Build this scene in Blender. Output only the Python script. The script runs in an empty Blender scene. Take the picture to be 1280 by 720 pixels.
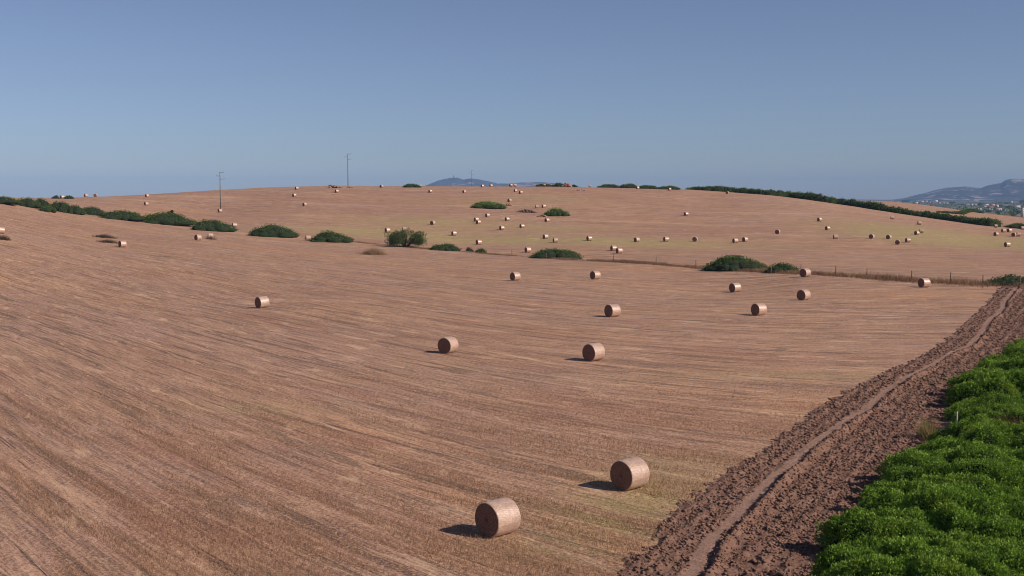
import bpy, math, random
import numpy as np

R = math.radians
rng = np.random.default_rng(7)
random.seed(7)
scene = bpy.context.scene
col = scene.collection

# ------------------------------------------------------------------ camera
CAMH = 14.0
PITCH = R(4.384)
F = 1500.0
K = 5 / 3.
cam_d = bpy.data.cameras.new('camera')
cam_d.sensor_width = 36.0
cam_d.lens = 36.0 * F / 1280.0
cam_d.clip_start = 0.5
cam_d.clip_end = 60000
cam = bpy.data.objects.new('camera', cam_d)
cam.location = (0, 0, CAMH)
cam.rotation_euler = (math.pi / 2 - PITCH, 0, 0)
col.objects.link(cam)
scene.camera = cam


def ray(px, py):
    a = (px - 640) / F
    b = (360 - py) / F
    return np.array([a, math.cos(PITCH) + b * math.sin(PITCH), -math.sin(PITCH) + b * math.cos(PITCH)])


def pt(px, py, Y):
    d = ray(px, py)
    t = Y / d[1]
    return np.array([d[0] * t, Y, CAMH + d[2] * t])


# ------------------------------------------------------------------ noise
def _hash(ix, iy, s):
    n = (ix.astype(np.int64) * 374761393 + iy.astype(np.int64) * 668265263 + s * 982451653) & 0x7fffffff
    n = ((n ^ (n >> 13)) * 1274126177) & 0x7fffffff
    return ((n ^ (n >> 16)) & 0xffff) / 65535.0


def vnoise(x, y, s=0):
    x = np.asarray(x, float); y = np.asarray(y, float)
    ix = np.floor(x); iy = np.floor(y)
    fx = x - ix; fy = y - iy
    fx = fx * fx * (3 - 2 * fx); fy = fy * fy * (3 - 2 * fy)
    a = _hash(ix, iy, s); b = _hash(ix + 1, iy, s); c = _hash(ix, iy + 1, s); d = _hash(ix + 1, iy + 1, s)
    return (a * (1 - fx) + b * fx) * (1 - fy) + (c * (1 - fx) + d * fx) * fy


def fbm(x, y, s=0, o=4):
    v = 0; a = 1; t = 0
    for k in range(o):
        v = v + a * vnoise(np.asarray(x) * 2 ** k + 17.3 * k, np.asarray(y) * 2 ** k - 9.1 * k, s + k)
        t += a; a *= .5
    return v / t


def worley(x, y, s=0):
    ix = np.floor(x); iy = np.floor(y)
    best = np.full(x.shape, 9.0); val = np.zeros(x.shape)
    for dx in (-1, 0, 1):
        for dy in (-1, 0, 1):
            cx = ix + dx; cy = iy + dy
            px = cx + _hash(cx, cy, s); py = cy + _hash(cx, cy, s + 5)
            d = np.hypot(px - x, py - y)
            m = d < best
            best = np.where(m, d, best)
            val = np.where(m, _hash(cx, cy, s + 9), val)
    return best, val


def smooth(x, a, b):
    t = np.clip((x - a) / (b - a), 0, 1)
    return t * t * (3 - 2 * t)


# ------------------------------------------------------------------ terrain height
CP = []   # world control points


def cp(px, py, Y):
    CP.append(pt(px, py, Y * K))


for Y in (10, 20, 35, 60, 90):
    for X in (-60, -30, 0, 30, 60):
        CP.append(np.array([X, Y * K, 0.0]))
for c in [(328, 386, 91), (918, 365.5, 113), (744, 350, 124), (644, 350.8, 122), (1155, 360, 109), (1280, 358, 112),
          (1139, 351, 118), (1006, 346.5, 123), (780, 327, 166), (650, 319.5, 183), (560, 313, 192), (460, 304.5, 201),
          (390, 300, 205), (320, 293, 212), (270, 288, 216), (210, 282, 219), (150, 274.5, 220), (75, 266, 214), (0, 254.5, 205),
          (-100, 244, 196), (-250, 232, 190), (153, 309.5, 162), (245, 300.5, 180), (0, 299, 150), (0, 342, 117), (0, 382, 93), (0, 272, 186),
          (-150, 300, 135), (-150, 360, 100), (350, 330, 142), (500, 335, 143), (350, 312, 172),
          (275, 265, 292), (183, 257.5, 290), (120, 249, 310), (100, 246.5, 335), (0, 248.5, 325), (-120, 246, 330), (-260, 243, 330),
          (180, 244, 340), (250, 240.5, 345), (330, 236.8, 352), (435, 233.8, 365), (530, 233.6, 375), (640, 233.6, 385),
          (750, 235, 390), (860, 237, 392), (960, 243.5, 388), (1040, 254, 376), (1120, 266.5, 360), (1180, 275, 348),
          (1250, 283.5, 338), (1330, 291, 330), (1430, 300, 320),
          (380, 258, 298), (540, 281, 254), (567, 295, 234), (597, 305.5, 219), (628, 287, 247), (690, 271, 284),
          (735, 301, 222), (770, 317.5, 191), (855, 270.5, 288), (868, 302.3, 221), (925, 303.3, 221), (970, 292.5, 240),
          (1024, 277.5, 276), (1034, 288, 255), (1089, 299, 232), (1122, 306, 222), (1140, 303, 227), (1150, 281, 288),
          (1200, 309, 221), (1245, 295, 262), (1270, 290.5, 278), (1115, 274, 316), (1260, 330, 162), (1100, 330, 162), (1000, 320, 181),
          (700, 246, 338), (500, 246, 332), (610, 258, 306), (450, 285, 243), (880, 250, 350),
          (350, 270, 265), (1350, 320, 185), (1350, 300, 250)]:
    cp(*c)
# behind the crest
for px, Y0, zc in [(-260, 330, 0), (0, 325, 0), (180, 340, 0), (330, 352, 0), (530, 375, 0), (750, 390, 0), (900, 391, 0), (1000, 382, 0)]:
    a = (px - 640) / F
    for dY, z in ((110, 14.5 if 300 < px < 800 else 9), (330, 0), (700, -18)):
        CP.append(np.array([a * (Y0 + dY) * K, (Y0 + dY) * K, z]))
for c in [(1060, 253.5, 640), (1130, 254.2, 620), (1180, 260.5, 560), (1210, 265, 525), (1240, 271.5, 490), (1300, 280, 450), (1400, 290, 430),
          (1130, 260, 500), (1180, 270, 450), (1240, 277.5, 425), (1060, 262, 480)]:
    cp(*c)
for a in (-0.9, -0.6, -0.3, 0, 0.3, 0.5, 0.6, 0.75, 0.95):
    for Y in (2250, 4300, 8000, 12000, 16500):
        CP.append(np.array([a / K * Y, Y, -31.0]))
for a in (0.5, 0.6, 0.7, 0.85):
    CP.append(np.array([a * 850, 850 * K, -24.0]))
CP = np.array(CP)
cr = np.hypot(CP[:, 0], CP[:, 1]); caz = np.arctan2(CP[:, 0], CP[:, 1])
P = np.stack([caz * 3.2 * K, np.log(cr) * 2.2], 1)


def _tps(d2):
    return 0.5 * d2 * np.log(d2 + 1e-12)


n = len(P)
D2 = ((P[:, None] - P[None]) ** 2).sum(-1)
A = np.zeros((n + 3, n + 3))
A[:n, :n] = _tps(D2) + np.eye(n) * 2e-3
A[:n, n] = 1; A[:n, n + 1:] = P; A[n, :n] = 1; A[n + 1:, :n] = P.T
W = np.linalg.solve(A, np.concatenate([CP[:, 2], np.zeros(3)]))


def H(x, y):
    x = np.atleast_1d(np.asarray(x, float)); y = np.atleast_1d(np.asarray(y, float))
    sh = x.shape; x = x.ravel(); y = y.ravel()
    r = np.maximum(np.hypot(x, y), 5); az = np.arctan2(x, y)
    q = np.stack([az * 3.2 * K, np.log(r) * 2.2], 1)
    out = np.zeros(len(x))
    for i in range(0, len(x), 20000):
        d = ((q[i:i + 20000, None] - P[None]) ** 2).sum(-1)
        out[i:i + 20000] = _tps(d) @ W[:n] + W[n] + q[i:i + 20000] @ W[n + 1:]
    out = np.clip(out, -31, 40)
    out = out * (smooth(r, 70 * K, 112 * K))
    w = 1 - smooth(np.abs(az), R(36), R(75))
    far = -31 * smooth(r, 1000, 2200)
    out = out * w + far * (1 - w)
    und = (fbm(x / 23., y / 23., 3, 3) - .5) * .5 * smooth(r, 130, 330)
    und += (fbm(x / 300., y / 300., 8, 4) - .5) * 12 * smooth(r, 2200, 5000)
    return np.maximum(out + und, -38).reshape(sh)


def at(px, py, tmax=735, above=0.0):
    """ground point seen at that pixel of the photograph"""
    d = ray(px, py)
    ts = np.exp(np.linspace(math.log(20), math.log(tmax), 1600))
    z = CAMH + d[2] * ts
    g = H(d[0] * ts, d[1] * ts) + above
    k = np.where(z <= g)[0]
    if len(k) == 0:
        k0 = int(np.argmin((z - g)[ts < 800])); t = ts[k0]
    else:
        k0 = max(k[0], 1)
        f0 = z[k0 - 1] - g[k0 - 1]; f1 = z[k0] - g[k0]
        t = ts[k0 - 1] + (ts[k0] - ts[k0 - 1]) * f0 / (f0 - f1 + 1e-9)
    x, y = d[0] * t, d[1] * t
    return float(x), float(y), float(H(x, y)[0])


# ------------------------------------------------------------------ object helpers
def raw_mesh(name, V, loops, starts, uv=None, attrs=None, smooth_=False, mats=None):
    me = bpy.data.meshes.new(name)
    V = np.asarray(V, np.float32)
    me.vertices.add(len(V)); me.vertices.foreach_set('co', V.ravel())
    me.loops.add(len(loops)); me.loops.foreach_set('vertex_index', np.asarray(loops, np.int32))
    me.polygons.add(len(starts)); me.polygons.foreach_set('loop_start', np.asarray(starts, np.int32))
    if attrs:
        for k, v in attrs.items():
            v = np.asarray(v, np.float32)
            if v.ndim == 1:
                a = me.attributes.new(k, 'FLOAT', 'POINT'); a.data.foreach_set('value', v)
            elif v.shape[1] == 4:
                a = me.attributes.new(k, 'FLOAT_COLOR', 'POINT'); a.data.foreach_set('color', v.ravel())
            else:
                a = me.attributes.new(k, 'FLOAT_VECTOR', 'POINT'); a.data.foreach_set('vector', v.ravel())
    me.update(calc_edges=True)
    me.validate()
    if smooth_:
        me.polygons.foreach_set('use_smooth', np.ones(len(starts), bool))
    return me


def grid_mesh(name, X, Y, Z, attrs=None):
    nr, nc = X.shape
    V = np.stack([X.ravel(), Y.ravel(), Z.ravel()], 1)
    i = np.arange(nr - 1)[:, None] * nc + np.arange(nc - 1)[None]
    q = np.stack([i, i + 1, i + 1 + nc, i + nc], -1).reshape(-1, 4)
    return raw_mesh(name, V, q.ravel(), np.arange(len(q)) * 4, attrs=attrs, smooth_=True)


def poly_mesh(name, V, faces, sm=False):
    loops = [i for f in faces for i in f]
    st = np.cumsum([0] + [len(f) for f in faces[:-1]])
    return raw_mesh(name, V, loops, st, smooth_=sm)


class MB:
    def __init__(s): s.V = []; s.Fc = []

    def add(s, V, Fc):
        o = len(s.V); s.V += [tuple(v) for v in V]; s.Fc += [tuple(i + o for i in f) for f in Fc]

    def box(s, x0, x1, y0, y1, z0, z1, taper=0):
        t = taper
        s.add([(x0, y0, z0), (x1, y0, z0), (x1, y1, z0), (x0, y1, z0), (x0 + t, y0 + t, z1), (x1 - t, y0 + t, z1), (x1 - t, y1 - t, z1), (x0 + t, y1 - t, z1)],
              [(3, 2, 1, 0), (4, 5, 6, 7), (0, 1, 5, 4), (1, 2, 6, 5), (2, 3, 7, 6), (3, 0, 4, 7)])

    def tube(s, pts, rad, seg=8):
        pts = [np.array(p, float) for p in pts]
        if not hasattr(rad, '__len__'): rad = [rad] * len(pts)
        V = []; Fc = []
        for k, p in enumerate(pts):
            d = pts[min(k + 1, len(pts) - 1)] - pts[max(k - 1, 0)]; d /= np.linalg.norm(d)
            u = np.cross(d, (0, 0, 1) if abs(d[2]) < .9 else (1, 0, 0)); u /= np.linalg.norm(u); v = np.cross(d, u)
            for j in range(seg):
                a = 2 * math.pi * j / seg
                V.append(p + rad[k] * (math.cos(a) * u + math.sin(a) * v))
        for k in range(len(pts) - 1):
            for j in range(seg):
                Fc.append((k * seg + j, k * seg + (j + 1) % seg, (k + 1) * seg + (j + 1) % seg, (k + 1) * seg + j))
        Fc.append(tuple(range(seg))[::-1]); Fc.append(tuple((len(pts) - 1) * seg + j for j in range(seg)))
        s.add(V, Fc)

    def build(s, name, mat, parent=None, sm=False):
        return obj(name, poly_mesh(name, s.V, s.Fc, sm), mat, parent)


def obj(name, me, mat, parent=None):
    o = bpy.data.objects.new(name, me)
    if mat is not None and not me.materials: me.materials.append(mat)
    col.objects.link(o)
    if parent: o.parent = parent
    return o


def tag(o, label=None, cat=None, group=None, kind=None):
    if label: o['label'] = label
    if cat: o['category'] = cat
    if group: o['group'] = group
    if kind: o['kind'] = kind
    return o


def thing(name, label, cat, loc, rz=0, group=None):
    o = bpy.data.objects.new(name, None); col.objects.link(o)
    o.empty_display_size = .5
    o.location = loc; o.rotation_euler = (0, 0, rz)
    return tag(o, label, cat, group)


def dup(root, label=None):
    c = root.copy(); col.objects.link(c)
    if label: c['label'] = label
    for ch in list(root.children):
        d = ch.copy(); col.objects.link(d); d.parent = c
        for g in list(ch.children):
            e = g.copy(); col.objects.link(e); e.parent = d
    return c


# ------------------------------------------------------------------ material helpers
class NT:
    def __init__(s, name):
        s.m = bpy.data.materials.new(name); s.m.use_nodes = True
        s.t = s.m.node_tree; s.t.nodes.clear()
        s.out = s.t.nodes.new('ShaderNodeOutputMaterial')
        s.b = s.t.nodes.new('ShaderNodeBsdfPrincipled')
        s.b.inputs['Roughness'].default_value = .9
        s.b.inputs['Specular IOR Level'].default_value = .25
        s.t.links.new(s.b.outputs[0], s.out.inputs[0])

    def n(s, typ, ins=None, **kw):
        nd = s.t.nodes.new(typ)
        for k, v in kw.items(): setattr(nd, k, v)
        for k, v in (ins or {}).items(): s.put(nd.inputs[k], v)
        return nd

    def put(s, sock, v):
        if isinstance(v, bpy.types.NodeSocket): s.t.links.new(v, sock)
        elif isinstance(v, bpy.types.Node): s.t.links.new(v.outputs[0], sock)
        else:
            if hasattr(sock.default_value, '__len__') and hasattr(v, '__len__') and len(v) == 3 and len(sock.default_value) == 4: v = (*v, 1)
            sock.default_value = v

    def math(s, op, a, b=0.0, c=None, clamp=False):
        nd = s.n('ShaderNodeMath', {0: a, 1: b}, operation=op); nd.use_clamp = clamp
        if c is not None: s.put(nd.inputs[2], c)
        return nd.outputs[0]

    def mix(s, f, a, b, bt='MIX'):
        nd = s.t.nodes.new('ShaderNodeMix'); nd.data_type = 'RGBA'; nd.blend_type = bt
        s.put(nd.inputs[0], f); s.put(nd.inputs[6], a); s.put(nd.inputs[7], b)
        return nd.outputs[2]

    def mapr(s, v, a, b, c=0.0, d=1.0, sm=True):
        nd = s.n('ShaderNodeMapRange', {0: v, 1: a, 2: b, 3: c, 4: d})
        if sm: nd.interpolation_type = 'SMOOTHSTEP'
        return nd.outputs[0]

    def noise(s, vec, scale=1.0, detail=3.0, rough=.5, dist=0.0):
        nd = s.n('ShaderNodeTexNoise', {'Scale': scale, 'Detail': detail, 'Roughness': rough, 'Distortion': dist})
        if vec is not None: s.put(nd.inputs['Vector'], vec)
        return nd.outputs['Fac']

    def vmul(s, vec, xyz):
        return s.n('ShaderNodeVectorMath', {0: vec, 1: xyz}, operation='MULTIPLY').outputs[0]

    def attr(s, name):
        return s.n('ShaderNodeAttribute', attribute_name=name)

    def bump(s, h, strength, dist):
        nd = s.n('ShaderNodeBump', {'Strength': strength, 'Distance': dist, 'Height': h})
        s.t.links.new(nd.outputs[0], s.b.inputs['Normal'])
        return nd

    def color(s, v): s.put(s.b.inputs['Base Color'], v)


def field_colour(T, uvw, pos, masks):
    """stubble colour: patches, streaks along the mowing rows, grain"""
    sep = T.n('ShaderNodeSeparateColor', {0: masks})
    green, red, hill = sep.outputs[0], sep.outputs[1], sep.outputs[2]
    big = T.noise(T.vmul(uvw, (.012, .05, 0)), 1, 3, .55)
    mid = T.noise(T.vmul(uvw, (.05, .45, 0)), 1, 6, .62, .3)
    fine = T.noise(T.vmul(uvw, (.30, 3.2, 0)), 1, 4, .65, .4)
    grain = T.noise(pos, 7.0, 4, .7)
    patch = T.noise(pos, .05, 4, .6, .5)
    c = T.mix(T.mapr(mid, .36, .64), STR_A, STR_B)
    c = T.mix(T.math('MULTIPLY', T.mapr(patch, .42, .60), .75), c, STR_PINK)
    c = T.mix(T.math('MULTIPLY', T.mapr(big, .46, .66), .7), c, STR_ORANGE)
    c = T.mix(T.math('MULTIPLY', T.mapr(fine, .46, .66), .80), c, STR_DARK)
    thin = T.noise(T.vmul(uvw, (.10, 4.2, 0)), 1, 2, .5, .8)
    c = T.mix(T.math('MULTIPLY', T.math('MULTIPLY', T.mapr(thin, .60, .68), T.mapr(mid, .60, .42)), .75), c, STR_RUT)
    fin2 = T.noise(T.vmul(uvw, (.8, 7.5, 0)), 1, 3, .6, .3)
    c = T.mix(T.math('MULTIPLY', T.mapr(fin2, .50, .72), .45), c, STR_RUT)
    c = T.mix(T.math('MULTIPLY', T.mapr(fin2, .50, .30), .35), c, STR_LIGHT)
    # crisp cut lines: thin contour lines of a noise stretched along the rows
    for fu, fv, wd_, am in ((.035, .55, .016, .62), (.055, 1.25, .022, .55), (.10, 3.1, .030, .40)):
        nn_ = T.noise(T.vmul(uvw, (fu, fv, 0)), 1, 2, .45, .5)
        ln_ = T.mapr(T.math('ABSOLUTE', T.math('SUBTRACT', nn_, .5)), wd_, wd_ * .25)
        gt_ = T.mapr(T.noise(T.vmul(uvw, (fu * 2.3, fv * .5, 3.1)), 1, 2, .5), .40, .60)
        c = T.mix(T.math('MULTIPLY', T.math('MULTIPLY', ln_, gt_), am), c, STR_RUT)
    # dark combine ruts: one each couple of metres, wandering and broken
    sy = T.n('ShaderNodeSeparateXYZ', {0: uvw}).outputs[1]
    brk = T.noise(T.vmul(uvw, (1.1, 2.6, 0)), 1, 3, .7)
    for per, ph, wob_, wdt, am, gs in ((2.55, 0.0, 2.4, .105, .85, .075), (1.35, .6, 1.6, .12, .50, .11)):
        wn_ = T.math('MULTIPLY', T.math('SUBTRACT', T.noise(T.vmul(uvw, (.030, .16, ph)), 1, 2, .5), .5), wob_ * 2)
        fr = T.math('FRACT', T.math('DIVIDE', T.math('ADD', T.math('ADD', sy, wn_), 500 + ph), per))
        dd = T.math('ADD', T.math('ABSOLUTE', T.math('SUBTRACT', fr, .5)), T.math('MULTIPLY', T.math('SUBTRACT', brk, .5), .12))
        ln_ = T.mapr(dd, wdt, wdt * .2)
        gt_ = T.mapr(T.noise(T.vmul(uvw, (gs, gs * 7, ph + 4)), 1, 3, .55), .47, .60)
        c = T.mix(T.math('MULTIPLY', T.math('MULTIPLY', ln_, gt_), am), c, (.095, .052, .040))
    # intermittent ruts along the rows
    rut = T.noise(T.vmul(uvw, (.09, 1.3, 0)), 1, 3, .55, .6)
    gate = T.mapr(T.noise(T.vmul(uvw, (.03, .12, 0)), 1.7, 2, .5), .36, .56)
    rutm = T.math('MULTIPLY', T.mapr(rut, .56, .66), gate)
    c = T.mix(T.math('MULTIPLY', rutm, .78), c, STR_RUT)
    # swath bands, one combine width apart
    sepx = T.n('ShaderNodeSeparateXYZ', {0: uvw})
    wob = T.math('MULTIPLY', T.math('SUBTRACT', T.noise(T.vmul(uvw, (.02, .02, 0)), 1, 2, .5), .5), 5.0)
    sw = T.math('SINE', T.math('MULTIPLY', T.math('ADD', sepx.outputs[1], wob), 2 * math.pi / 4.6))
    c = T.mix(T.math('MULTIPLY', T.mapr(sw, -.2, 1.0), .20), c, STR_DARK)
    band = T.noise(T.vmul(uvw, (.010, .10, 0)), 1, 4, .6, .5)
    c = T.mix(T.math('MULTIPLY', T.math('MULTIPLY', hill, T.mapr(band, .48, .66)), .55), c, STR_RED)
    c = T.mix(T.math('MULTIPLY', T.math('MULTIPLY', hill, T.mapr(band, .46, .30)), .35), c, STR_LIGHT)
    rp = T.noise(T.vmul(uvw, (.045, .16, 7)), 1, 5, .65, .8)
    c = T.mix(T.math('MULTIPLY', T.mapr(rp, .53, .66), .60), c, STR_RED)
    dp = T.noise(T.vmul(uvw, (.10, .42, 3)), 1, 5, .65, 1.0)
    c = T.mix(T.math('MULTIPLY', T.mapr(dp, .58, .66), .70), c, (.135, .088, .060))
    # weeds
    wn = T.noise(T.vmul(uvw, (.10, .8, 0)), 1, 5, .65, .5)
    c = T.mix(T.math('MULTIPLY', T.math('MULTIPLY', green, T.mapr(wn, T.math('SUBTRACT', .34, T.math('MULTIPLY', hill, .16)), .53)), 1.0), c, STR_GREEN)
    c = T.mix(T.math('MULTIPLY', red, T.mapr(mid, .3, .65)), c, STR_RED)
    g5 = T.noise(T.vmul(pos, (4.2, 1.5, 1)), 1, 4, .7)
    c = T.mix(T.math('MULTIPLY', T.mapr(g5, .52, .68), .45), c, STR_LIGHT)
    c = T.mix(T.math('MULTIPLY', T.mapr(g5, .48, .34), .50), c, STR_RUT)
    spk = T.mapr(grain, .46, .64)
    c = T.mix(T.math('MULTIPLY', spk, .42), c, STR_LIGHT)
    c = T.mix(T.math('MULTIPLY', T.mapr(grain, .49, .36), .55), c, STR_RUT)
    blot = T.noise(T.vmul(uvw, (.22, .8, 0)), 1, 5, .7, .8)
    c = T.mix(T.math('MULTIPLY', T.mapr(blot, .56, .70), .45), c, STR_DARK)
    c = T.mix(T.math('MULTIPLY', T.mapr(blot, .45, .33), .50), c, STR_LIGHT)
    h = T.math('ADD', T.math('MULTIPLY', fine, .45), T.math('ADD', T.math('MULTIPLY', grain, .5), T.math('MULTIPLY', mid, .8)))
    h = T.math('SUBTRACT', h, T.math('MULTIPLY', rutm, .8))
    return c, h, hill


STR_A = (.575, .330, .202); STR_B = (.365, .190, .120); STR_PINK = (.470, .272, .202); STR_ORANGE = (.600, .305, .145)
STR_DARK = (.180, .098, .070); STR_RUT = (.100, .056, .042); STR_GREEN = (.330, .262, .100); STR_RED = (.300, .130, .084)
STR_LIGHT = (.720, .480, .300)

T = NT('stubble_ground')
uvw = T.attr('rows').outputs['Vector']
pos = T.n('ShaderNodeNewGeometry').outputs['Position']
mk = T.attr('masks').outputs['Color']
c, h, hill = field_colour(T, uvw, pos, mk)
# far country: scrub and dry fields
pl = T.attr('plain').outputs['Fac']
pn = T.noise(T.vmul(pos, (.004, .0016, 0)), 1, 5, .6, .4)
pc = T.mix(T.mapr(pn, .42, .56), (.24, .165, .10), (.075, .085, .045))
pc = T.mix(T.mapr(T.noise(T.vmul(pos, (.03, .012, 0)), 1, 3, .6), .55, .7), pc, (.05, .06, .04))
c = T.mix(pl, c, pc)
T.color(c); T.bump(h, .9, .10)
M_GROUND = T.m

T = NT('ploughed_soil')
pos = T.n('ShaderNodeNewGeometry').outputs['Position']
tr = T.attr('track').outputs['Fac']
hh = T.attr('clod').outputs['Fac']
g = T.noise(pos, 9, 5, .7); g2 = T.noise(pos, 1.1, 4, .6); g3 = T.noise(pos, 34, 3, .6)
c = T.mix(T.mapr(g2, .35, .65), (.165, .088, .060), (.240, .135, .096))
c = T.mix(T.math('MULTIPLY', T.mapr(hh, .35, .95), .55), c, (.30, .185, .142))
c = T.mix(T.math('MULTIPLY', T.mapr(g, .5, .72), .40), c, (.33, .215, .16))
straw = T.mapr(T.noise(T.vmul(pos, (5, 14, 6)), 1, 4, .7, 1.0), .64, .72)
c = T.mix(T.math('MULTIPLY', straw, .6), c, (.50, .35, .22))
c = T.mix(T.math('MULTIPLY', T.mapr(g3, .50, .30), .4), c, (.10, .055, .045))
tc = T.mix(T.mapr(g, .35, .65), (.23, .135, .098), (.40, .25, .18))
c = T.mix(tr, c, tc)
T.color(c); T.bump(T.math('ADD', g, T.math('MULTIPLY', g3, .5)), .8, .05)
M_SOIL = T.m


def foliage_mat(name, dark, mid, light, yellow=None):
    T = NT(name)
    v = T.attr('tint').outputs['Fac']
    c = T.mix(T.mapr(v, .0, .55, sm=False), dark, mid)
    c = T.mix(T.mapr(v, .55, 1.0, sm=False), c, light)
    if yellow:
        pos = T.n('ShaderNodeNewGeometry').outputs['Position']
        c = T.mix(T.math('MULTIPLY', T.mapr(T.noise(pos, .45, 3, .6), .50, .72), .6), c, yellow)
    T.color(c)
    T.b.inputs['Roughness'].default_value = .6
    T.b.inputs['Specular IOR Level'].default_value = .18
    tr = T.n('ShaderNodeBsdfTranslucent', {'Color': c})
    mx = T.n('ShaderNodeMixShader', {0: .36, 1: T.b.outputs[0], 2: tr.outputs[0]})
    T.t.links.new(mx.outputs[0], T.out.inputs[0])
    return T.m


M_LEAF = foliage_mat('mastic_leaves', (.038, .078, .012), (.165, .300, .034), (.400, .580, .080), (.33, .43, .055))
M_LEAF_FAR = foliage_mat('dark_bush_leaves', (.032, .058, .012), (.088, .145, .024), (.200, .285, .048))
M_LEAF_GREY = foliage_mat('grey_green_leaves', (.032, .056, .020), (.075, .118, .038), (.150, .205, .070))
M_LEAF_BROWN = foliage_mat('dry_brown_leaves', (.055, .038, .026), (.095, .062, .042), (.15, .105, .07))
M_DRY = foliage_mat('dry_grass_blades', (.16, .090, .058), (.34, .215, .125), (.52, .37, .22))
M_STRAW = foliage_mat('stubble_straw', (.22, .125, .078), (.41, .245, .150), (.56, .37, .225))


def plain_mat(name, c, rough=.8, var=.25, scale=3.0, spec=.2):
    T = NT(name)
    tc = T.n('ShaderNodeTexCoord').outputs['Object']
    nn = T.noise(tc, scale, 4, .6)
    T.color(T.mix(T.mapr(nn, .3, .7), tuple(x * (1 - var) for x in c), tuple(min(1, x * (1 + var)) for x in c)))
    T.b.inputs['Roughness'].default_value = rough
    T.b.inputs['Specular IOR Level'].default_value = spec
    T.bump(nn, .3, .02)
    return T.m


M_BARK = plain_mat('bark', (.075, .055, .042), .95)
M_CORE = plain_mat('shrub_shade_core', (.022, .034, .016), .95)  # near-black filler inside the crowns, inner shade put into its colour
M_POST = plain_mat('grey_fence_wood', (.16, .115, .095), .9)
M_WIRE = plain_mat('fence_wire', (.22, .20, .19), .5)
M_POLE = plain_mat('power_pole_wood', (.13, .12, .12), .8)
M_STEEL = plain_mat('pole_steel', (.22, .23, .25), .5)
M_STONE = plain_mat('field_stones', (.30, .195, .145), .95, .3, 1.5)
M_WHITEPOST = plain_mat('pale_post', (.66, .62, .56), .7, .12)

# ---- bale materials
T = NT('bale_net_wrap')
tc = T.n('ShaderNodeTexCoord').outputs['Object']
oi = T.n('ShaderNodeObjectInfo').outputs['Random']
st = T.noise(T.vmul(tc, (6, 30, 30)), 1, 5, .7, .4)
blot = T.noise(tc, 2.2, 3, .6)
band = T.noise(T.vmul(tc, (14, .5, .5)), 1, 2, .5)
c = T.mix(T.mapr(st, .35, .68), (.32, .20, .145), (.70, .50, .385))
c = T.mix(T.math('MULTIPLY', T.mapr(blot, .42, .7), .4), c, (.56, .385, .29))
c = T.mix(T.math('MULTIPLY', T.mapr(band, .55, .7), .35), c, (.76, .60, .47))
c = T.mix(T.math('MULTIPLY', oi, .22), c, (.46, .30, .215))
net = T.n('ShaderNodeTexNoise', {'Vector': T.vmul(tc, (3, 22, 22)), 'Scale': 1.0}).outputs['Fac'] if True else T.n('ShaderNodeTexWave', {'Vector': tc, 'Scale': 11.0, 'Distortion': 1.5}, bands_direction='X').outputs['Fac']
c = T.mix(T.math('MULTIPLY', T.mapr(net, .6, .75), .25), c, (.75, .66, .58))
stn = T.noise(T.vmul(tc, (1.3, 2.6, 2.6)), 1, 4, .65, .6)
c = T.mix(T.math('MULTIPLY', T.mapr(stn, .46, .62), .65), c, (.36, .235, .18))
T.color(c)
T.b.inputs['Roughness'].default_value = .36
T.b.inputs['Specular IOR Level'].default_value = .7
T.bump(T.math('ADD', st, T.math('MULTIPLY', blot, 1.5)), .7, .02)
M_WRAP = T.m
T = NT('bale_straw_end')
tc = T.n('ShaderNodeTexCoord').outputs['Object']
sx = T.n('ShaderNodeSeparateXYZ', {0: tc})
yy = T.math('MULTIPLY', sx.outputs[1], sx.outputs[1]); zz = T.math('SUBTRACT', sx.outputs[2], .75)
rr = T.math('SQRT', T.math('ADD', yy, T.math('MULTIPLY', zz, zz)))
nz = T.noise(tc, 16, 5, .75)
ring = T.math('SINE', T.math('ADD', T.math('MULTIPLY', rr, 62), T.math('MULTIPLY', T.noise(tc, 3.2, 3, .6), 9)))
c = T.mix(T.mapr(nz, .3, .7), (.150, .078, .054), (.33, .19, .13))
c = T.mix(T.math('MULTIPLY', T.mapr(ring, .0, 1.0), .42), c, (.12, .062, .042))
c = T.mix(T.math('MULTIPLY', T.mapr(rr, .14, .03), .6), c, (.09, .05, .035))
T.color(c); T.bump(T.math('ADD', nz, T.math('MULTIPLY', ring, .25)), .9, .04)
M_END = T.m

# ------------------------------------------------------------------ masks on the field


_gx = np.linspace(-400, 400, 1601)
_gs = np.interp(_gx, [-400, -120, -64, -32, -19, -8, 0, 8, 18, 32, 50, 400], [-.35, -.35, -.78, -.90, -.82, -.76, -.66, -.50, -.29, -.11, 0, 0])
_gs = np.convolve(np.pad(_gs, 12, 'edge'), np.ones(25) / 25, 'valid')
_gi = np.concatenate([[0], np.cumsum((_gs[1:] + _gs[:-1]) / 2 * (_gx[1] - _gx[0]))])
_gi = _gi - np.interp(0, _gx, _gi)


def rowcoords(x, y):
    # the mowing rows curve: steep at the left, level at the right
    y = y / K
    g = np.interp(x, _gx, _gi)
    far = smooth(y + 0.25 * x, 115, 230)
    g = g * (1 - far) + far * (-0.10 * x + 6 * np.sin(x / 55.0) + 4 * np.sin(x / 23. + 1))
    return x, y - g


def blob(x, y, cx, cy, rx, ry):
    return np.exp(-((x - cx) / rx) ** 2 - ((y - cy) / ry) ** 2)


def px_blob(x, y, px, py, rx, ry):
    X, Y, _ = at(px, py)
    return blob(x, y, X, Y, rx, ry * K)


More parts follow.
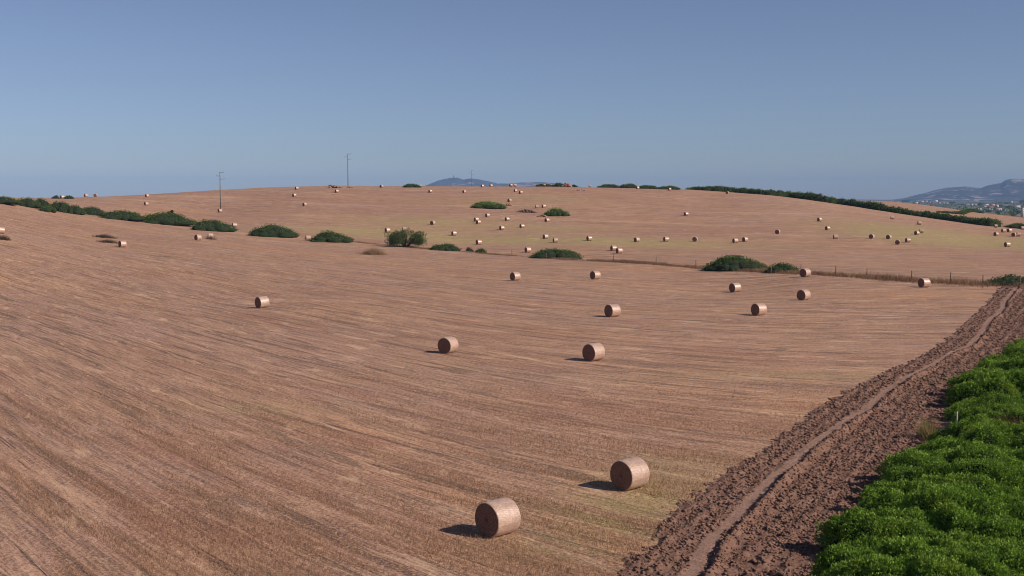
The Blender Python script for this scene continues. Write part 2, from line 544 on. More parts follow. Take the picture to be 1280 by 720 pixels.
az = np.concatenate([np.arange(-180, -36, 4.0), np.arange(-36, 38, .18), np.arange(38, 181, 4.0)])
az = np.unique(np.append(az, 180.0)); az = az[az >= -180]
rr_ = np.concatenate([[0.01], np.exp(np.arange(math.log(5), math.log(16000), .0155)), [16500]])
AZ, RR = np.meshgrid(R(1) * az, rr_)
GX = RR * np.sin(AZ); GY = RR * np.cos(AZ)
GZ = H(GX, GY)
u, v = rowcoords(GX, GY)
green = np.zeros_like(GX)
for px, py, rx, ry, a in [(1180, 297, 30, 16, 1.5), (1110, 284, 26, 18, .9), (1240, 305, 25, 16, 1.2), (700, 286, 22, 8, .8), (540, 277, 28, 12, .9), (460, 290, 30, 12, .9), (740, 300, 30, 6, .8), (690, 247, 22, 8, .6),
                          (820, 612, 3.2, 2.4, .8), (860, 580, 4, 2, .35), (745, 640, 3.5, 1.8, .5), (640, 300, 40, 9, .8), (820, 305, 30, 8, .8), (690, 690, 3, 1.6, .4),
                          (330, 510, 5, 1.5, .5), (1000, 470, 12, 2.0, .35), (620, 252, 30, 12, .3), (900, 310, 30, 9, .3), (780, 655, 2.5, 1.4, .5)]:
    green += a * px_blob(GX, GY, px, py, rx, ry)
red = np.zeros_like(GX)
for px, py, rx, ry, a in [(90, 284, 9, 5, .9), (40, 282, 10, 5, .6), (170, 345, 14, 3, .6), (660, 265, 14, 5, .7), (800, 250, 30, 10, .5), (760, 240, 40, 14, .6),
                          (850, 290, 30, 6, .7), (900, 285, 30, 6, .6), (1180, 315, 30, 3, .7), (300, 670, 5, 1.5, .9), (430, 550, 6, 1.2, .9), (620, 420, 12, 2, .5),
                          (390, 600, 5, 1.2, .7), (240, 620, 5, 1, .7), (290, 262, 20, 8, .4), (400, 247, 25, 6, .5), (1240, 330, 18, 4, .5), (675, 240, 16, 5, .5)]:
    red += a * px_blob(GX, GY, px, py, rx, ry)
hillm = smooth(GY, 150 * K, 220 * K)
masks = np.stack([np.clip(green, 0, 1), np.clip(red, 0, 1), hillm, np.ones_like(GX)], -1).reshape(-1, 4)
rg = np.hypot(GX, GY)
plainm = smooth(rg, 1170, 1500)
rows = np.stack([u, v, np.zeros_like(u)], -1).reshape(-1, 3)
me = grid_mesh('ground', GX, GY, GZ, {'masks': masks, 'plain': plainm.ravel(), 'rows': rows})
ground = obj('ground', me, M_GROUND); tag(ground, kind='structure')

# ------------------------------------------------------------------ ploughed strip with the wheel track


def pts_on_ground(L):
    out = np.array([at(px, py)[:2] for px, py in L]); return out[np.argsort(out[:, 1])]


LE = pts_on_ground([(784, 702), (807, 680), (829, 655), (851, 631), (873, 613), (895, 595), (924, 582), (955, 559), (1036, 500), (1099, 468), (1146, 449), (1192, 418), (1239, 372), (1249, 361)])
TE = pts_on_ground([(866, 716), (880, 690), (911, 651), (936, 626), (974, 592), (1014, 559), (1055, 529), (1099, 495), (1146, 466), (1211, 434), (1233, 411), (1255, 379), (1267, 364)])
BE = pts_on_ground([(1038, 719), (1046, 690), (1078, 640), (1104, 612), (1130, 585), (1172, 548), (1180, 520), (1190, 505), (1215, 482), (1240, 468), (1280, 446)])


def line(E, Y):
    x = np.interp(Y, E[:, 1], E[:, 0])
    s0 = (E[3, 0] - E[0, 0]) / (E[3, 1] - E[0, 1]); s1 = (E[-1, 0] - E[-4, 0]) / (E[-1, 1] - E[-4, 1])
    x = np.where(Y < E[0, 1], E[0, 0] + s0 * (Y - E[0, 1]), x)
    return np.where(Y > E[-1, 1], E[-1, 0] + s1 * (Y - E[-1, 1]), x)


Yr = np.exp(np.arange(math.log(22), math.log(196), .0017))
yend = 188.0
Uo = np.arange(-.9, 15.5, .062)
UO, YS = np.meshgrid(Uo, Yr)
XL = line(LE, YS)
XS = XL + UO * np.maximum(1, YS / 117)
UO2 = XS - XL
nrm = 0.89    # across-strip factor, the strip runs at about 27 degrees
wig = lambda y: .55 * (fbm(y / 7.5, y * 0 + 3, 71, 2) - .5) * 2 * smooth(y, 36, 50)
du = (XS - line(TE, YS) - wig(YS)) * nrm
edge_n = (fbm(XS * 1.3, YS * 1.3, 5, 3) - .5) * 1.1
ins = smooth(UO2 * nrm + edge_n, -.05, .45) * (1 - smooth(YS + edge_n, yend - 1.5, yend + 1))
# coordinates aligned with the strip
ca, sa = math.cos(R(27)), math.sin(R(27))
al = XS * sa + YS * ca; ac = XS * ca - YS * sa
w1, v1 = worley(al * 2.0, ac * 2.7, 3)
w2, v2 = worley(al * 4.6 + 3, ac * 5.6, 8)
fb = fbm(al * 1.0, ac * 1.0, 12, 4)
cl = np.clip(.95 - w1 * 1.3, 0, 1) * (.15 + .9 * v1) * .14 + np.clip(.9 - w2 * 1.3, 0, 1) * (.1 + 1.0 * v2) * .11 + (fb - .5) * .12 - .05
furrow = .045 * (.3 + 1.2 * fbm(al * .5, ac * .8, 27, 3)) * np.sin(ac * 2 * math.pi / .85 + 2.0 * fbm(al * .3, ac * .3, 21, 2))
wt = fbm(YS * .25, YS * 0, 31, 2)
trk = (1 - smooth(np.abs(du + .03), .12 + .14 * wt, .34 + .20 * wt)) * (1 - .35 * smooth(fbm(XS * 2.2, YS * 1.2, 83, 3), .52, .66))
berm = np.exp(-((du - .66) / .20) ** 2) * .24 * (.6 + .8 * fbm(YS * .6, YS * 0 + 4, 9, 3))
cut = np.exp(-((du - .40) / .12) ** 2) * .08
z = (.02 + cl + furrow) * (1 - trk) + trk * (.02 + .02 * fbm(XS * 2, YS * 2, 4, 3)) + berm - cut * (1 - trk)
# shallower under-bush zone, dusty foot
dr = (line(BE, YS) - XS) * nrm
dust = 1 - smooth(dr, -.2, .8)
z = z * (1 - .65 * dust)
Zs = H(XS, YS) + .02 + np.maximum(z, -.015) * ins - .25 * (1 - ins) * (ins < .02) - .03 * (1 - ins)
clod = np.clip(cl * 4, 0, 1)
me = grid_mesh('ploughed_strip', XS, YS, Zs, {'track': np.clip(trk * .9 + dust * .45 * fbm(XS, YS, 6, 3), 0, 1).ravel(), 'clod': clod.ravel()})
tag(obj('ploughed_strip', me, M_SOIL), kind='structure')

# loose clods on the strip
r = np.random.default_rng(12)
m = 105000
Yc_ = np.exp(r.random(m) * math.log(186 / 36.) + math.log(36.))
Xc_ = line(LE, Yc_) + (r.random(m) ** .8) * 9.0 * np.maximum(1, Yc_ / 90) - .15 - .5 * r.random(m) ** 4
du_ = (Xc_ - line(TE, Yc_) - wig(Yc_)) * nrm
dr_ = (line(BE, Yc_) - Xc_) * nrm
kp = (np.abs(du_) > .20 + .3 * r.random(m)) & (dr_ > -1.0) & (r.random(m) < .25 + 1.2 * smooth(fbm(Xc_ * 1.2, Yc_ * 1.2, 61, 3), .35, .6))
Xc_ = Xc_[kp]; Yc_ = Yc_[kp]; m = len(Xc_)
OCT = np.array([(1, 0, 0), (-1, 0, 0), (0, 1, 0), (0, -1, 0), (0, 0, 1), (0, 0, -1), (.7, .7, .3), (-.7, .7, .3), (-.7, -.7, .3), (.7, -.7, .3)], float)
TRI = np.array([(0, 6, 4), (6, 2, 4), (2, 7, 4), (7, 1, 4), (1, 8, 4), (8, 3, 4), (3, 9, 4), (9, 0, 4), (0, 5, 6), (6, 5, 2), (2, 5, 7), (7, 5, 1), (1, 5, 8), (8, 5, 3), (3, 5, 9), (9, 5, 0)])
sz = (.015 + .085 * r.random(m) ** 3.0) * (Yc_ / 53) ** .55
an = r.random(m) * 6.283
Vc = OCT[None] * (.65 + .6 * r.random((m, 10, 1))) * np.stack([sz * 1.2, sz * .9, sz * .75], 1)[:, None]
Vx = Vc[..., 0] * np.cos(an)[:, None] - Vc[..., 1] * np.sin(an)[:, None] + Xc_[:, None]
Vy = Vc[..., 0] * np.sin(an)[:, None] + Vc[..., 1] * np.cos(an)[:, None] + Yc_[:, None]
jr = np.clip(np.searchsorted(Yr, Yc_), 0, len(Yr) - 1)
jc = np.clip(np.round(((Xc_ - line(LE, Yc_)) / np.maximum(1, Yc_ / 117) - Uo[0]) / .062).astype(int), 0, len(Uo) - 1)
Vz = Vc[..., 2] + (Zs[jr, jc] + sz * .25)[:, None]
Vall = np.stack([Vx, Vy, Vz], -1).reshape(-1, 3)
Tall = (TRI[None] + (np.arange(m) * 10)[:, None, None]).reshape(-1, 3)
me = raw_mesh('clods', Vall, Tall.ravel(), np.arange(len(Tall)) * 3, attrs={'track': np.zeros(len(Vall)), 'clod': np.repeat(r.random(m), 10)})
tag(obj('clods', me, M_SOIL), 'loose clods of ploughed soil lying on the strip', 'clods', kind='stuff')

# ------------------------------------------------------------------ leaf clouds


def leaf_mesh(name, C, A_, Ln, Wd, tint, seed=0):
    """one folded diamond per leaf: centre base C, axis A_, length, width"""
    r = np.random.default_rng(seed)
    m = len(C)
    A_ = A_ / np.linalg.norm(A_, axis=1, keepdims=True)
    rnd = r.normal(size=(m, 3))
    B = np.cross(A_, rnd); B /= np.linalg.norm(B, axis=1, keepdims=True) + 1e-9
    N = np.cross(A_, B)
    Ln = np.broadcast_to(Ln, (m,))[:, None]; Wd = np.broadcast_to(Wd, (m,))[:, None]
    V = np.stack([C, C + A_ * Ln * .5 + B * Wd * .5 + N * Wd * .12, C + A_ * Ln, C + A_ * Ln * .5 - B * Wd * .5 + N * Wd * .12], 1).reshape(-1, 3)
    t = np.repeat(tint, 4)
    return raw_mesh(name, V, np.arange(4 * m), np.arange(m) * 4, attrs={'tint': t})


def lobes_surface(lobes, npts, r, noise=.12, lean=0):
    """points and normals on the outer skin of a union of ellipsoids (cx,cy,cz,rx,ry,rz), upper part"""
    L = np.array(lobes)
    area = L[:, 3] * L[:, 4] + (L[:, 3] + L[:, 4]) * L[:, 5]
    Ps = []; Ns = []
    for l, a in zip(L, area / area.sum()):
        k = int(npts * a * 1.5) + 4
        d = r.normal(size=(k, 3)); d /= np.linalg.norm(d, axis=1, keepdims=True)
        d[:, 2] = np.where(d[:, 2] < -.25, -d[:, 2], d[:, 2])
        rad = 1 + noise * (r.random(k) - .65)
        p = l[:3] + d * l[3:] * rad[:, None]
        nn = d / l[3:]; nn /= np.linalg.norm(nn, axis=1, keepdims=True)
        keep = p[:, 2] > 0.0
        for q in L:
            if q is l or np.all(q == l): continue
            e = (((p - q[:3]) / q[3:]) ** 2).sum(1)
            keep &= e > .80
        Ps.append(p[keep]); Ns.append(nn[keep])
    return np.concatenate(Ps), np.concatenate(Ns)


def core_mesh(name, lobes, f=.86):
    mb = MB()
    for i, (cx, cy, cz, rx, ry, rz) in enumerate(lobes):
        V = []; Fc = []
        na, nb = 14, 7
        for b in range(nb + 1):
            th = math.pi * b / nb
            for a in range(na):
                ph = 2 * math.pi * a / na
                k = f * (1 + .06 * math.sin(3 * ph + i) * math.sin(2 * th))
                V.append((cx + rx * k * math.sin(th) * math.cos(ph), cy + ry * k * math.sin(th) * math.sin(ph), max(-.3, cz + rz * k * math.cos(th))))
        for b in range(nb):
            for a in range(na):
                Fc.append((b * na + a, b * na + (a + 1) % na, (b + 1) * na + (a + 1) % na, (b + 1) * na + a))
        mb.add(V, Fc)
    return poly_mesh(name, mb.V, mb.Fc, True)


def stems(parent, w, h, seed, rad=.05, mat=None):
    r = random.Random(seed); mb = MB()
    for k in range(6):
        a = r.random() * 6.28; q = w * (.15 + .25 * r.random())
        mb.tube([(0, 0, -.2), (q * .3 * math.cos(a), q * .3 * math.sin(a), h * .3), (q * math.cos(a), q * math.sin(a), h * .75)], [rad * 1.4, rad, rad * .4], 6)
    return mb.build('stems', mat or M_BARK, parent)


def make_shrub(name, label, x, y, zg, lobes, npts, leaf, mat, group=None, rz=0, seed=0, cat='shrub', per=3, spread=.8, tint=(.0, 1.0), corem=None, up=.5):
    r = np.random.default_rng(seed)
    t = thing(name, label, cat, (x, y, zg), rz, group)
    Ps, Ns = lobes_surface(lobes, npts, r, .24 if mat is M_LEAF and leaf < .2 else .14)
    if mat is M_LEAF and leaf < .2:   # uneven growth: shoots stand out in clumps
        Ps = Ps + Ns * ((fbm((Ps[:, 0] + x) * 2.3, (Ps[:, 1] + y) * 2.3, seed, 3) - .5) * .55)[:, None]
    m = len(Ps)
    # clumps give lighter and darker tufts
    tn = np.repeat(np.clip(tint[0] + (tint[1] - tint[0]) * (r.random(m) * .75 + .25 * fbm(Ps[:, 0] * 1.2, Ps[:, 1] * 1.2, seed, 3)), 0, 1), per)
    C = np.repeat(Ps, per, 0) + r.normal(size=(m * per, 3)) * leaf * .45
    A_ = np.repeat(Ns, per, 0) + np.array([0, 0, up]) + r.normal(size=(m * per, 3)) * spread
    ln = leaf * (.7 + .6 * r.random(m * per))
    me = leaf_mesh('foliage', C, A_, ln, ln * .5, tn, seed)
    obj('foliage', me, mat, t)
    obj('shade_core', core_mesh('shade_core', lobes), corem or M_CORE, t)  # solid lumps that block see-through, coloured dark like the shaded crown inside
    return t


def dome_lobes(w, d, h, r, k=7, flat=False, peak=.5):
    """a smooth mound: wide x, deep y, high z, highest at the fraction peak"""
    L = []
    pw = 4.0 if flat else 2.2

    def env(fx, fy):
        p = (fx - peak) / (peak if fx < peak else 1 - peak)
        return max(0., 1 - abs(p) ** pw) ** .62 * max(0., 1 - abs(2 * fy) ** 2.4) ** .5
    for i in range(k * 7):
        fx = r.uniform(.03, .97); fy = r.uniform(-.44, .44)
        e = env(fx, fy) * r.uniform(.82, 1.04)
        hh_ = max(h * e, .35)
        q = r.uniform(.13, .22) * min(w, 2.2 * d)
        cx = (fx - .5) * (w - q * 1.1)
        L.append((cx, fy * d, hh_ * .22, q, q * r.uniform(.7, 1.0), hh_ * .78))
    return L


# ---- the near mastic thicket beside the ploughed strip
def near_shrub(i, label, Yc, off, w, d, h, seed):
    x = float(line(BE, np.array([Yc]))[0]) + off * .891
    y = Yc - off * .454
    r = random.Random(seed)
    L = []
    rows_ = max(2, int(round(w / 1.5))); cols_ = max(2, int(round(d / 1.7)))
    for a in range(rows_):
        for b in range(cols_):
            cx = (a + .5) / rows_ * w - w / 2 + r.uniform(-.35, .35); cy = (b + .5) / cols_ * d - d / 2 + r.uniform(-.3, .3)
            e = max(abs(cx) / (w / 2), abs(cy) / (d / 2))
            hh_ = h * (1 - .42 * e ** 3) * r.uniform(.62, 1.18)
            L.append((cx, cy, hh_ * .30, r.uniform(1.1, 1.9), r.uniform(.62, .92), hh_ * .70))
    dist = math.hypot(x, y)
    dens = 390 * (50. / max(dist, 44)) ** 1.3
    npts = int(dens * w * d * 1.75)
    return make_shrub('mastic_shrub', label, x, y, float(H(x, y)[0]), L, npts, .092 if dist < 80 else .13, M_LEAF,
                      'green mastic shrubs of the thicket at the right', R(-27), seed, 'shrub', per=4, spread=.85, up=.6)


spec = [
    (42, 4.10, 6.9, 7.998, 1.78, 'green mastic shrub at the bottom edge, next to its shadow on the ploughed soil'),
    (49.3, 4.00, 6.9, 7.998, 1.87, 'green mastic shrub bulging over the strip just above the bottom edge one'),
    (56.8, 4.30, 7.1, 8.184, 1.91, 'green mastic shrub midway between the bottom edge and the dry grass tuft'),
    (64.2, 4.50, 6.9, 7.626, 1.78, 'layered green mastic shrub just below the dry grass tuft'),
    (73.6, 4.20, 6.1, 7.068, 1.61, 'dark low mastic shrub directly behind the dry grass tuft'),
    (81.5, 4.20, 7.1, 7.998, 2.04, 'mastic shrub rising beyond the white stake on the strip side'),
    (90, 4.40, 7.7, 8.742, 2.12, 'third furthest green mastic shrub of the thicket beside the strip'),
    (99.5, 4.60, 8.1, 9.3, 2.12, 'second furthest green mastic shrub of the thicket beside the strip'),
    (110, 4.70, 8.5, 10.23, 2.12, 'furthest green mastic shrub of the thicket where the strip leaves the picture'),
    (51.5, 9.65, 7.8, 8.184, 2.12, 'bright green cushion of mastic shrub filling the bottom right corner'),
    (59.8, 9.75, 7.8, 8.184, 2.20, 'green mastic shrub at the right frame edge, next above the corner one'),
    (67.6, 9.55, 7.4, 6.696, 1.78, 'green mastic shrub at the frame edge directly below the reddish dead bush'),
    (80.5, 9.55, 8.4, 8.37, 2.46, 'fresh bright green mastic shrub at the frame edge just above the reddish dead bush'),
    (91, 10.05, 8.6, 8.928, 2.46, 'high mastic shrub cut by the frame edge at the upper end of the thicket'),
]
for i, (Yc, off, w, d, h_, lab) in enumerate(spec):
    near_shrub(i, lab, Yc, off, w, d, h_, 100 + i)

# ------------------------------------------------------------------ mid-distance bushes
G_ROW = 'dark bushes growing along the field boundary'


def px_bush(label, x0, x1, ytop, ybase, seed, mat=None, name='mastic_bush', k=7, flat=False, group=G_ROW, depth=.62, leaf=.25, dens=1.8, peak=.5, cat='bush', corem=None, **kw):
    px = (x0 + x1) / 2
    X, Y, Z = at(px, ybase)
    w = (x1 - x0) / F * Y
    h_ = (ybase - ytop) / F * Y * .93
    d = w * depth
    Y2 = Y + d * .42; X2 = X * Y2 / Y
    rnd = random.Random(seed)
    L = dome_lobes(w * 1.02, d, h_, rnd, k, flat, peak)
    npts = int(dens * w * (d + h_) * 9)
    return make_shrub(name, label, X2, Y2, float(H(X2, Y2)[0]) - .1, L, min(npts, 9000), leaf, mat or M_LEAF_FAR, group, -math.atan2(X, Y), seed, cat,
                      per=3, spread=.8, corem=corem, **kw)


px_bush('dark green bush cut by the left frame edge', -26, 22, 245.2, 254, 1)
px_bush('green bush second from the left frame edge in the ridge of bushes', 16, 50, 246, 258.5, 2)
px_bush('tallest rounded bush at the crest end of the left bush ridge', 38, 64, 246.2, 261, 3)
px_bush('small round bush standing in front of the left bush ridge', 47.5, 70, 257, 265, 4, k=4)
px_bush('light green bush right behind the small round front bush', 58, 90, 249.6, 264.5, 5)
px_bush('green bush low on the slope, right of the light green one', 78, 106, 255, 267.5, 6)
px_bush('grey-green bush closing the right end of the left bush ridge', 98, 131, 257, 268.6, 7, M_LEAF_GREY)
px_bush('dark oval bush between the long ridge of bushes and the bush with a dry crown', 125, 179, 261.6, 275, 8, peak=.42)
px_bush('wide dark bush with a dry brown crown rising at its middle', 170, 243, 264.6, 281, 9, peak=.45)
px_bush('dark bush with two bales at its right foot', 240, 294, 273, 289, 10, peak=.3)
px_bush('round dark green bush directly right of the bush with bales at its foot', 312, 372, 279.2, 296.5, 11, peak=.4)
px_bush('dark bush with a peaked left half, next to the bale in the bush line', 390, 441, 287.6, 302.8, 12, peak=.35)
px_bush('low dark green bush right of the big loose olive shrub', 537, 575, 303, 313.4, 13)
px_bush('tiny brownish bush in the dry grass right of the low green bush', 582, 592, 308.5, 314.5, 14, M_LEAF_BROWN, k=3, leaf=.25)
px_bush('small dark bush ending the boundary scrub by the lone bale', 594, 608, 309.5, 316, 15, k=3, leaf=.25)
px_bush('long smooth dark bush on the boundary at the middle of the picture', 664, 726, 308.4, 323.4, 16, peak=.45)
px_bush('large dark green bush shaped like a wedge on the boundary right of centre', 883, 960, 318, 338.6, 17, peak=.36)
px_bush('smaller round bush touching the wedge shaped bush on its right', 957, 999, 327, 341, 18, peak=.55)
px_bush('flat bright green bush alone high on the far hill', 589, 632, 251.6, 260.8, 19, flat=True, mat=M_LEAF, group='green bushes on the far hill', k=6)
px_bush('rounded bright green bush beside the rubble on the far hill', 680, 712, 258.8, 270.2, 20, mat=M_LEAF, group='green bushes on the far hill', k=5, peak=.45)
px_bush('dark bush in shade at the right frame edge behind the end of the track', 1234, 1296, 343, 357.5, 21, mat=M_LEAF_GREY)
px_bush('dark bush at the right frame edge beyond the end of the long hedge', 1254, 1294, 278.2, 286, 22)
px_bush('low dark bush on the crest left of the blue mountain', 503, 526, 229.4, 234.4, 23, k=4, flat=True, group='bushes along the crest')
px_bush('small dark bush on the crest above the left bush ridge', 80, 92, 243.6, 248.6, 24, k=3, group='bushes along the crest')
px_bush('flat wind-bent bush on the crest, leftmost of the crest bushes', 65, 76, 243.8, 248.3, 25, k=3, group='bushes along the crest')
px_bush('long low dark bush on the crest right of the blue mountain', 670, 690, 228.6, 233, 26, k=5, flat=True, group='bushes along the crest')
px_bush('dark bush on the crest against the reddish earth mound', 689, 706, 227.0, 232.8, 27, k=4, group='bushes along the crest')
px_bush('little dark bush on the crest just right of the reddish mound', 713, 722, 229.2, 233, 28, k=3, group='bushes along the crest')
px_bush('low dark bush on the crest left half of the pair above the mid hill', 747, 775, 229.9, 234.6, 29, k=4, flat=True, group='bushes along the crest')
px_bush('dark humped bush on the crest right half of the pair above the mid hill', 773, 797, 228.4, 235, 30, k=4, group='bushes along the crest')
px_bush('long dark bush on the crest between two crest bales', 797, 824, 231, 236, 31, k=4, flat=True, group='bushes along the crest')
px_bush('thin low bush ending the crest bushes before the long hedge', 822, 849, 231.8, 236.8, 32, k=4, flat=True, group='bushes along the crest')


# ---- big loose shrub (olive-like) with trunk
def loose_tree(name, label, x0, x1, ytop, ybase, mat, seed, cat='tree', lean=0, nclump=26, leaf=.30):
    px = (x0 + x1) / 2
    X, Y, Z = at(px, ybase)
    w = (x1 - x0) / F * Y; h_ = (ybase - ytop) / F * Y * 1.03
    t = thing(name, label, cat, (X, Y + w * .2, float(H(X, Y + w * .2)[0]) - .05), -math.atan2(X, Y))
    r = np.random.default_rng(seed)
    mb = MB(); Cs = []; As = []
    for k in range(nclump):
        a = r.random() * 6.28; q = (r.random() ** .6) * w * .42
        top = h_ * (.55 + .38 * r.random()) * (1 - .45 * (q / (w * .5)) ** 2)
        tip = np.array([q * math.cos(a) + lean * top, q * math.sin(a) * .7, top])
        mb.tube([(0.15 * math.cos(a), .15 * math.sin(a), -.2), tip * np.array([.35, .35, .45]), tip], [.10, .07, .02], 5)
        rad = w * .085 * (.8 + .6 * r.random())
        for _ in range(2):
            cc = tip * np.array([1, 1, 1 if _ == 0 else .5])
            mm = 150
            d = r.normal(size=(mm, 3)); d /= np.linalg.norm(d, axis=1, keepdims=True)
            Cs.append(cc + d * rad * (r.random((mm, 1)) ** .4) * np.array([1, 1, .8])); As.append(d + np.array([0, 0, .8]))
    C = np.concatenate(Cs); A_ = np.concatenate(As) + r.normal(size=(len(C), 3)) * .5
    C[:, 2] = np.maximum(C[:, 2], .05)
    ln = leaf * (.7 + .6 * r.random(len(C)))
    tn = np.repeat(r.random(len(Cs)), 150) * .5 + r.random(len(C)) * .5
    obj('crown', leaf_mesh('crown', C, A_, ln, ln * .45, tn, seed), mat, t)
    mb.build('trunk', M_BARK, t)
    return t


loose_tree('olive_shrub', 'large loose grey-green shrub standing in the boundary line left of centre', 477, 536, 287.5, 309.6, M_LEAF_GREY, 41, 'shrub', nclump=34)
loose_tree('dry_tree', 'wind-bent tree with dry brown crown growing out of the wide dark bush', 206, 222, 260, 280, M_LEAF_BROWN, 42, 'tree', nclump=10, leaf=.28)


# ---- long hedge on the right shoulder of the hill
def hedge(name, label, prof, seed, group=None, w=5.0, mat=None, dens=7, tmax=662):
    """prof: list of (px, ytop, ybase)"""
    pts_ = []
    for px, yt, yb in prof:
        X, Y, Z = at(px, yb, tmax)
        pts_.append((X, Y, Z, (yb - yt) / F * Y))
    o = pts_[0]
    t = thing(name, label, 'hedge', (o[0], o[1], o[2]), 0, group)
    r = random.Random(seed); L = []
    for a, b in zip(pts_[:-1], pts_[1:]):
        dist = math.hypot(b[0] - a[0], b[1] - a[1]); k = max(2, int(dist / 2.2))
        for i in range(k):
            f = (i + r.random() * .7) / k
            x = a[0] + (b[0] - a[0]) * f; y = a[1] + (b[1] - a[1]) * f
            hh_ = (a[3] + (b[3] - a[3]) * f) * r.uniform(.72, 1.08)
            x2 = x * (1 + w * .45 / y); y2 = y + w * .45 + r.uniform(-1, 1)
            z2 = float(H(x2, y2)[0])
            L.append((x2 - o[0], y2 - o[1], z2 - o[2] + hh_ * .2, r.uniform(2.0, 3.2), r.uniform(1.8, 2.8), hh_ * .8))
    LL = np.array(L); rr2 = np.random.default_rng(seed)
    Cs = []; Ns = []
    for l in LL:
        k = int(dens * l[3] * l[4] * 2.4)
        d = rr2.normal(size=(k, 3)); d /= np.linalg.norm(d, axis=1, keepdims=True); d[:, 2] = np.abs(d[:, 2]) - .2
        Cs.append(l[:3] + d * l[3:] * (.9 + .2 * rr2.random((k, 1)))); Ns.append(d)
    C = np.concatenate(Cs); N = np.concatenate(Ns)
    C = np.repeat(C, 3, 0) + rr2.normal(size=(len(C) * 3, 3)) * .2; N = np.repeat(N, 3, 0) + rr2.normal(size=(len(N) * 3, 3)) * .7 + np.array([0, 0, .5])
    ln = .5 * (.7 + .6 * rr2.random(len(C)))
    tn = np.clip(.6 * rr2.random(len(C)) + .7 * fbm(C[:, 0] / 7, C[:, 1] / 7, seed, 2) - .15, 0, 1)
    obj('foliage', leaf_mesh('foliage', C, N, ln, ln * .55, tn, seed), mat or M_LEAF_FAR, t)
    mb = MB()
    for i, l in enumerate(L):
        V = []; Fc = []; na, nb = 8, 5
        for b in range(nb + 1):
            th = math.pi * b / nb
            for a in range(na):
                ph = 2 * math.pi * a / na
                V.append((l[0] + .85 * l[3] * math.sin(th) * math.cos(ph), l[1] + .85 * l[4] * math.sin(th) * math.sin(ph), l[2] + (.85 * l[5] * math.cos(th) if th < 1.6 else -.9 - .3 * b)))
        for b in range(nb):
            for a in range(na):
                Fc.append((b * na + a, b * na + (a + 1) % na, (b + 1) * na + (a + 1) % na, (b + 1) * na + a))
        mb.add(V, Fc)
    mb.build('shade_core', M_CORE, t, True)  # solid filler of the hedge, its dark colour stands in for inner shade
    return t


hedge('hedge', 'long dark hedge running down the right shoulder of the far hill',
      [(863, 235.0, 237), (880, 231.2, 238), (910, 232, 239.5), (935, 233.8, 241), (960, 235.8, 243.3), (985, 237.6, 246.2), (1000, 238.6, 248), (1020, 239.5, 250.8), (1040, 245, 253.6), (1060, 247.3, 256.8),
       (1085, 249.5, 260.8), (1105, 253, 264), (1120, 257.5, 266.3), (1140, 260.8, 269.5), (1165, 264, 272.8), (1190, 267.5, 276.4), (1215, 270.5, 280), (1235, 271.6, 282.6), (1248, 274, 283.5)], 60)
hedge('hedge', 'thin green hedgerow on the brown slope below the distant town',
      [(1174, 256, 258), (1188, 257.4, 260.2), (1200, 258.8, 262), (1214, 261.5, 264.5), (1226, 264.5, 266.5)], 61, dens=5, tmax=1500)

# ------------------------------------------------------------------ bales


def bale_meshes(seed):
    r = random.Random(seed)
    Rb, Lb = .75, 1.27
    prof = [(-.5 * Lb, Rb - .035), (-.5 * Lb + .015, Rb - .008), (-.5 * Lb + .05, Rb), (-.32 * Lb, Rb + .006), (-.12 * Lb, Rb + .010), (.1 * Lb, Rb + .004), (.3 * Lb, Rb + .008), (.5 * Lb - .05, Rb), (.5 * Lb - .015, Rb - .008), (.5 * Lb, Rb - .035)]
    n_ = 48; V = []; Fc = []
    sag = r.uniform(.015, .035); ph0 = r.random() * 6
    def rad(a, x):
        return 1 + .008 * math.sin(3 * a + ph0) + .006 * math.sin(7 * a + 2 * ph0 + 3 * x) + .004 * math.sin(13 * a + x * 9)
    def P_(x, rr3, a):
        y = rr3 * rad(a, x) * math.cos(a); z = rr3 * rad(a, x) * math.sin(a)
        if z < -.55 * Rb: z = -.55 * Rb + (z + .55 * Rb) * (1 - 2.2 * sag); y *= 1 + sag * .5
        return (x, y, z + .75 - .012)
    for x, q in prof:
        for j in range(n_): V.append(P_(x, q, 2 * math.pi * j / n_))
    for k in range(len(prof) - 1):
        for j in range(n_):
            Fc.append((k * n_ + j, (k + 1) * n_ + j, (k + 1) * n_ + (j + 1) % n_, k * n_ + (j + 1) % n_))
    wrap = poly_mesh('net_wrap', V, Fc, True)
    ends = []
    for s in (-1, 1):
        V = []; Fc = []
        rings = [Rb - .035, .62, .52, .42, .32, .22, .12, .05]
        for i, q in enumerate(rings):
            for j in range(n_):
                a = 2 * math.pi * j / n_
                b = 0 if i == 0 else r.uniform(-.012, .016) + .012 * (i % 2) - (.03 if i == len(rings) - 1 else 0)
                p = P_(s * .5 * Lb, q, a)
                V.append((p[0] + s * b, p[1], p[2]))
        for i in range(len(rings) - 1):
            for j in range(n_):
                f = (i * n_ + j, i * n_ + (j + 1) % n_, (i + 1) * n_ + (j + 1) % n_, (i + 1) * n_ + j)
                Fc.append(f if s > 0 else f[::-1])
        c_ = tuple((len(rings) - 1) * n_ + j for j in range(n_))
        Fc.append(c_ if s > 0 else c_[::-1])
        ends.append(poly_mesh('straw_end', V, Fc, True))
    return wrap, ends


BM = [bale_meshes(s) for s in (1, 2, 3)]
protos = []
for wrap, ends in BM:
    t = thing('hay_bale', 'round straw bale', 'hay bale', (0, 0, 0), 0, 'round straw bales scattered over the fields')
    obj('net_wrap', wrap, M_WRAP, t)
    for e in ends: obj('straw_end', e, M_END, t)
    protos.append(t)
used = [False] * 3
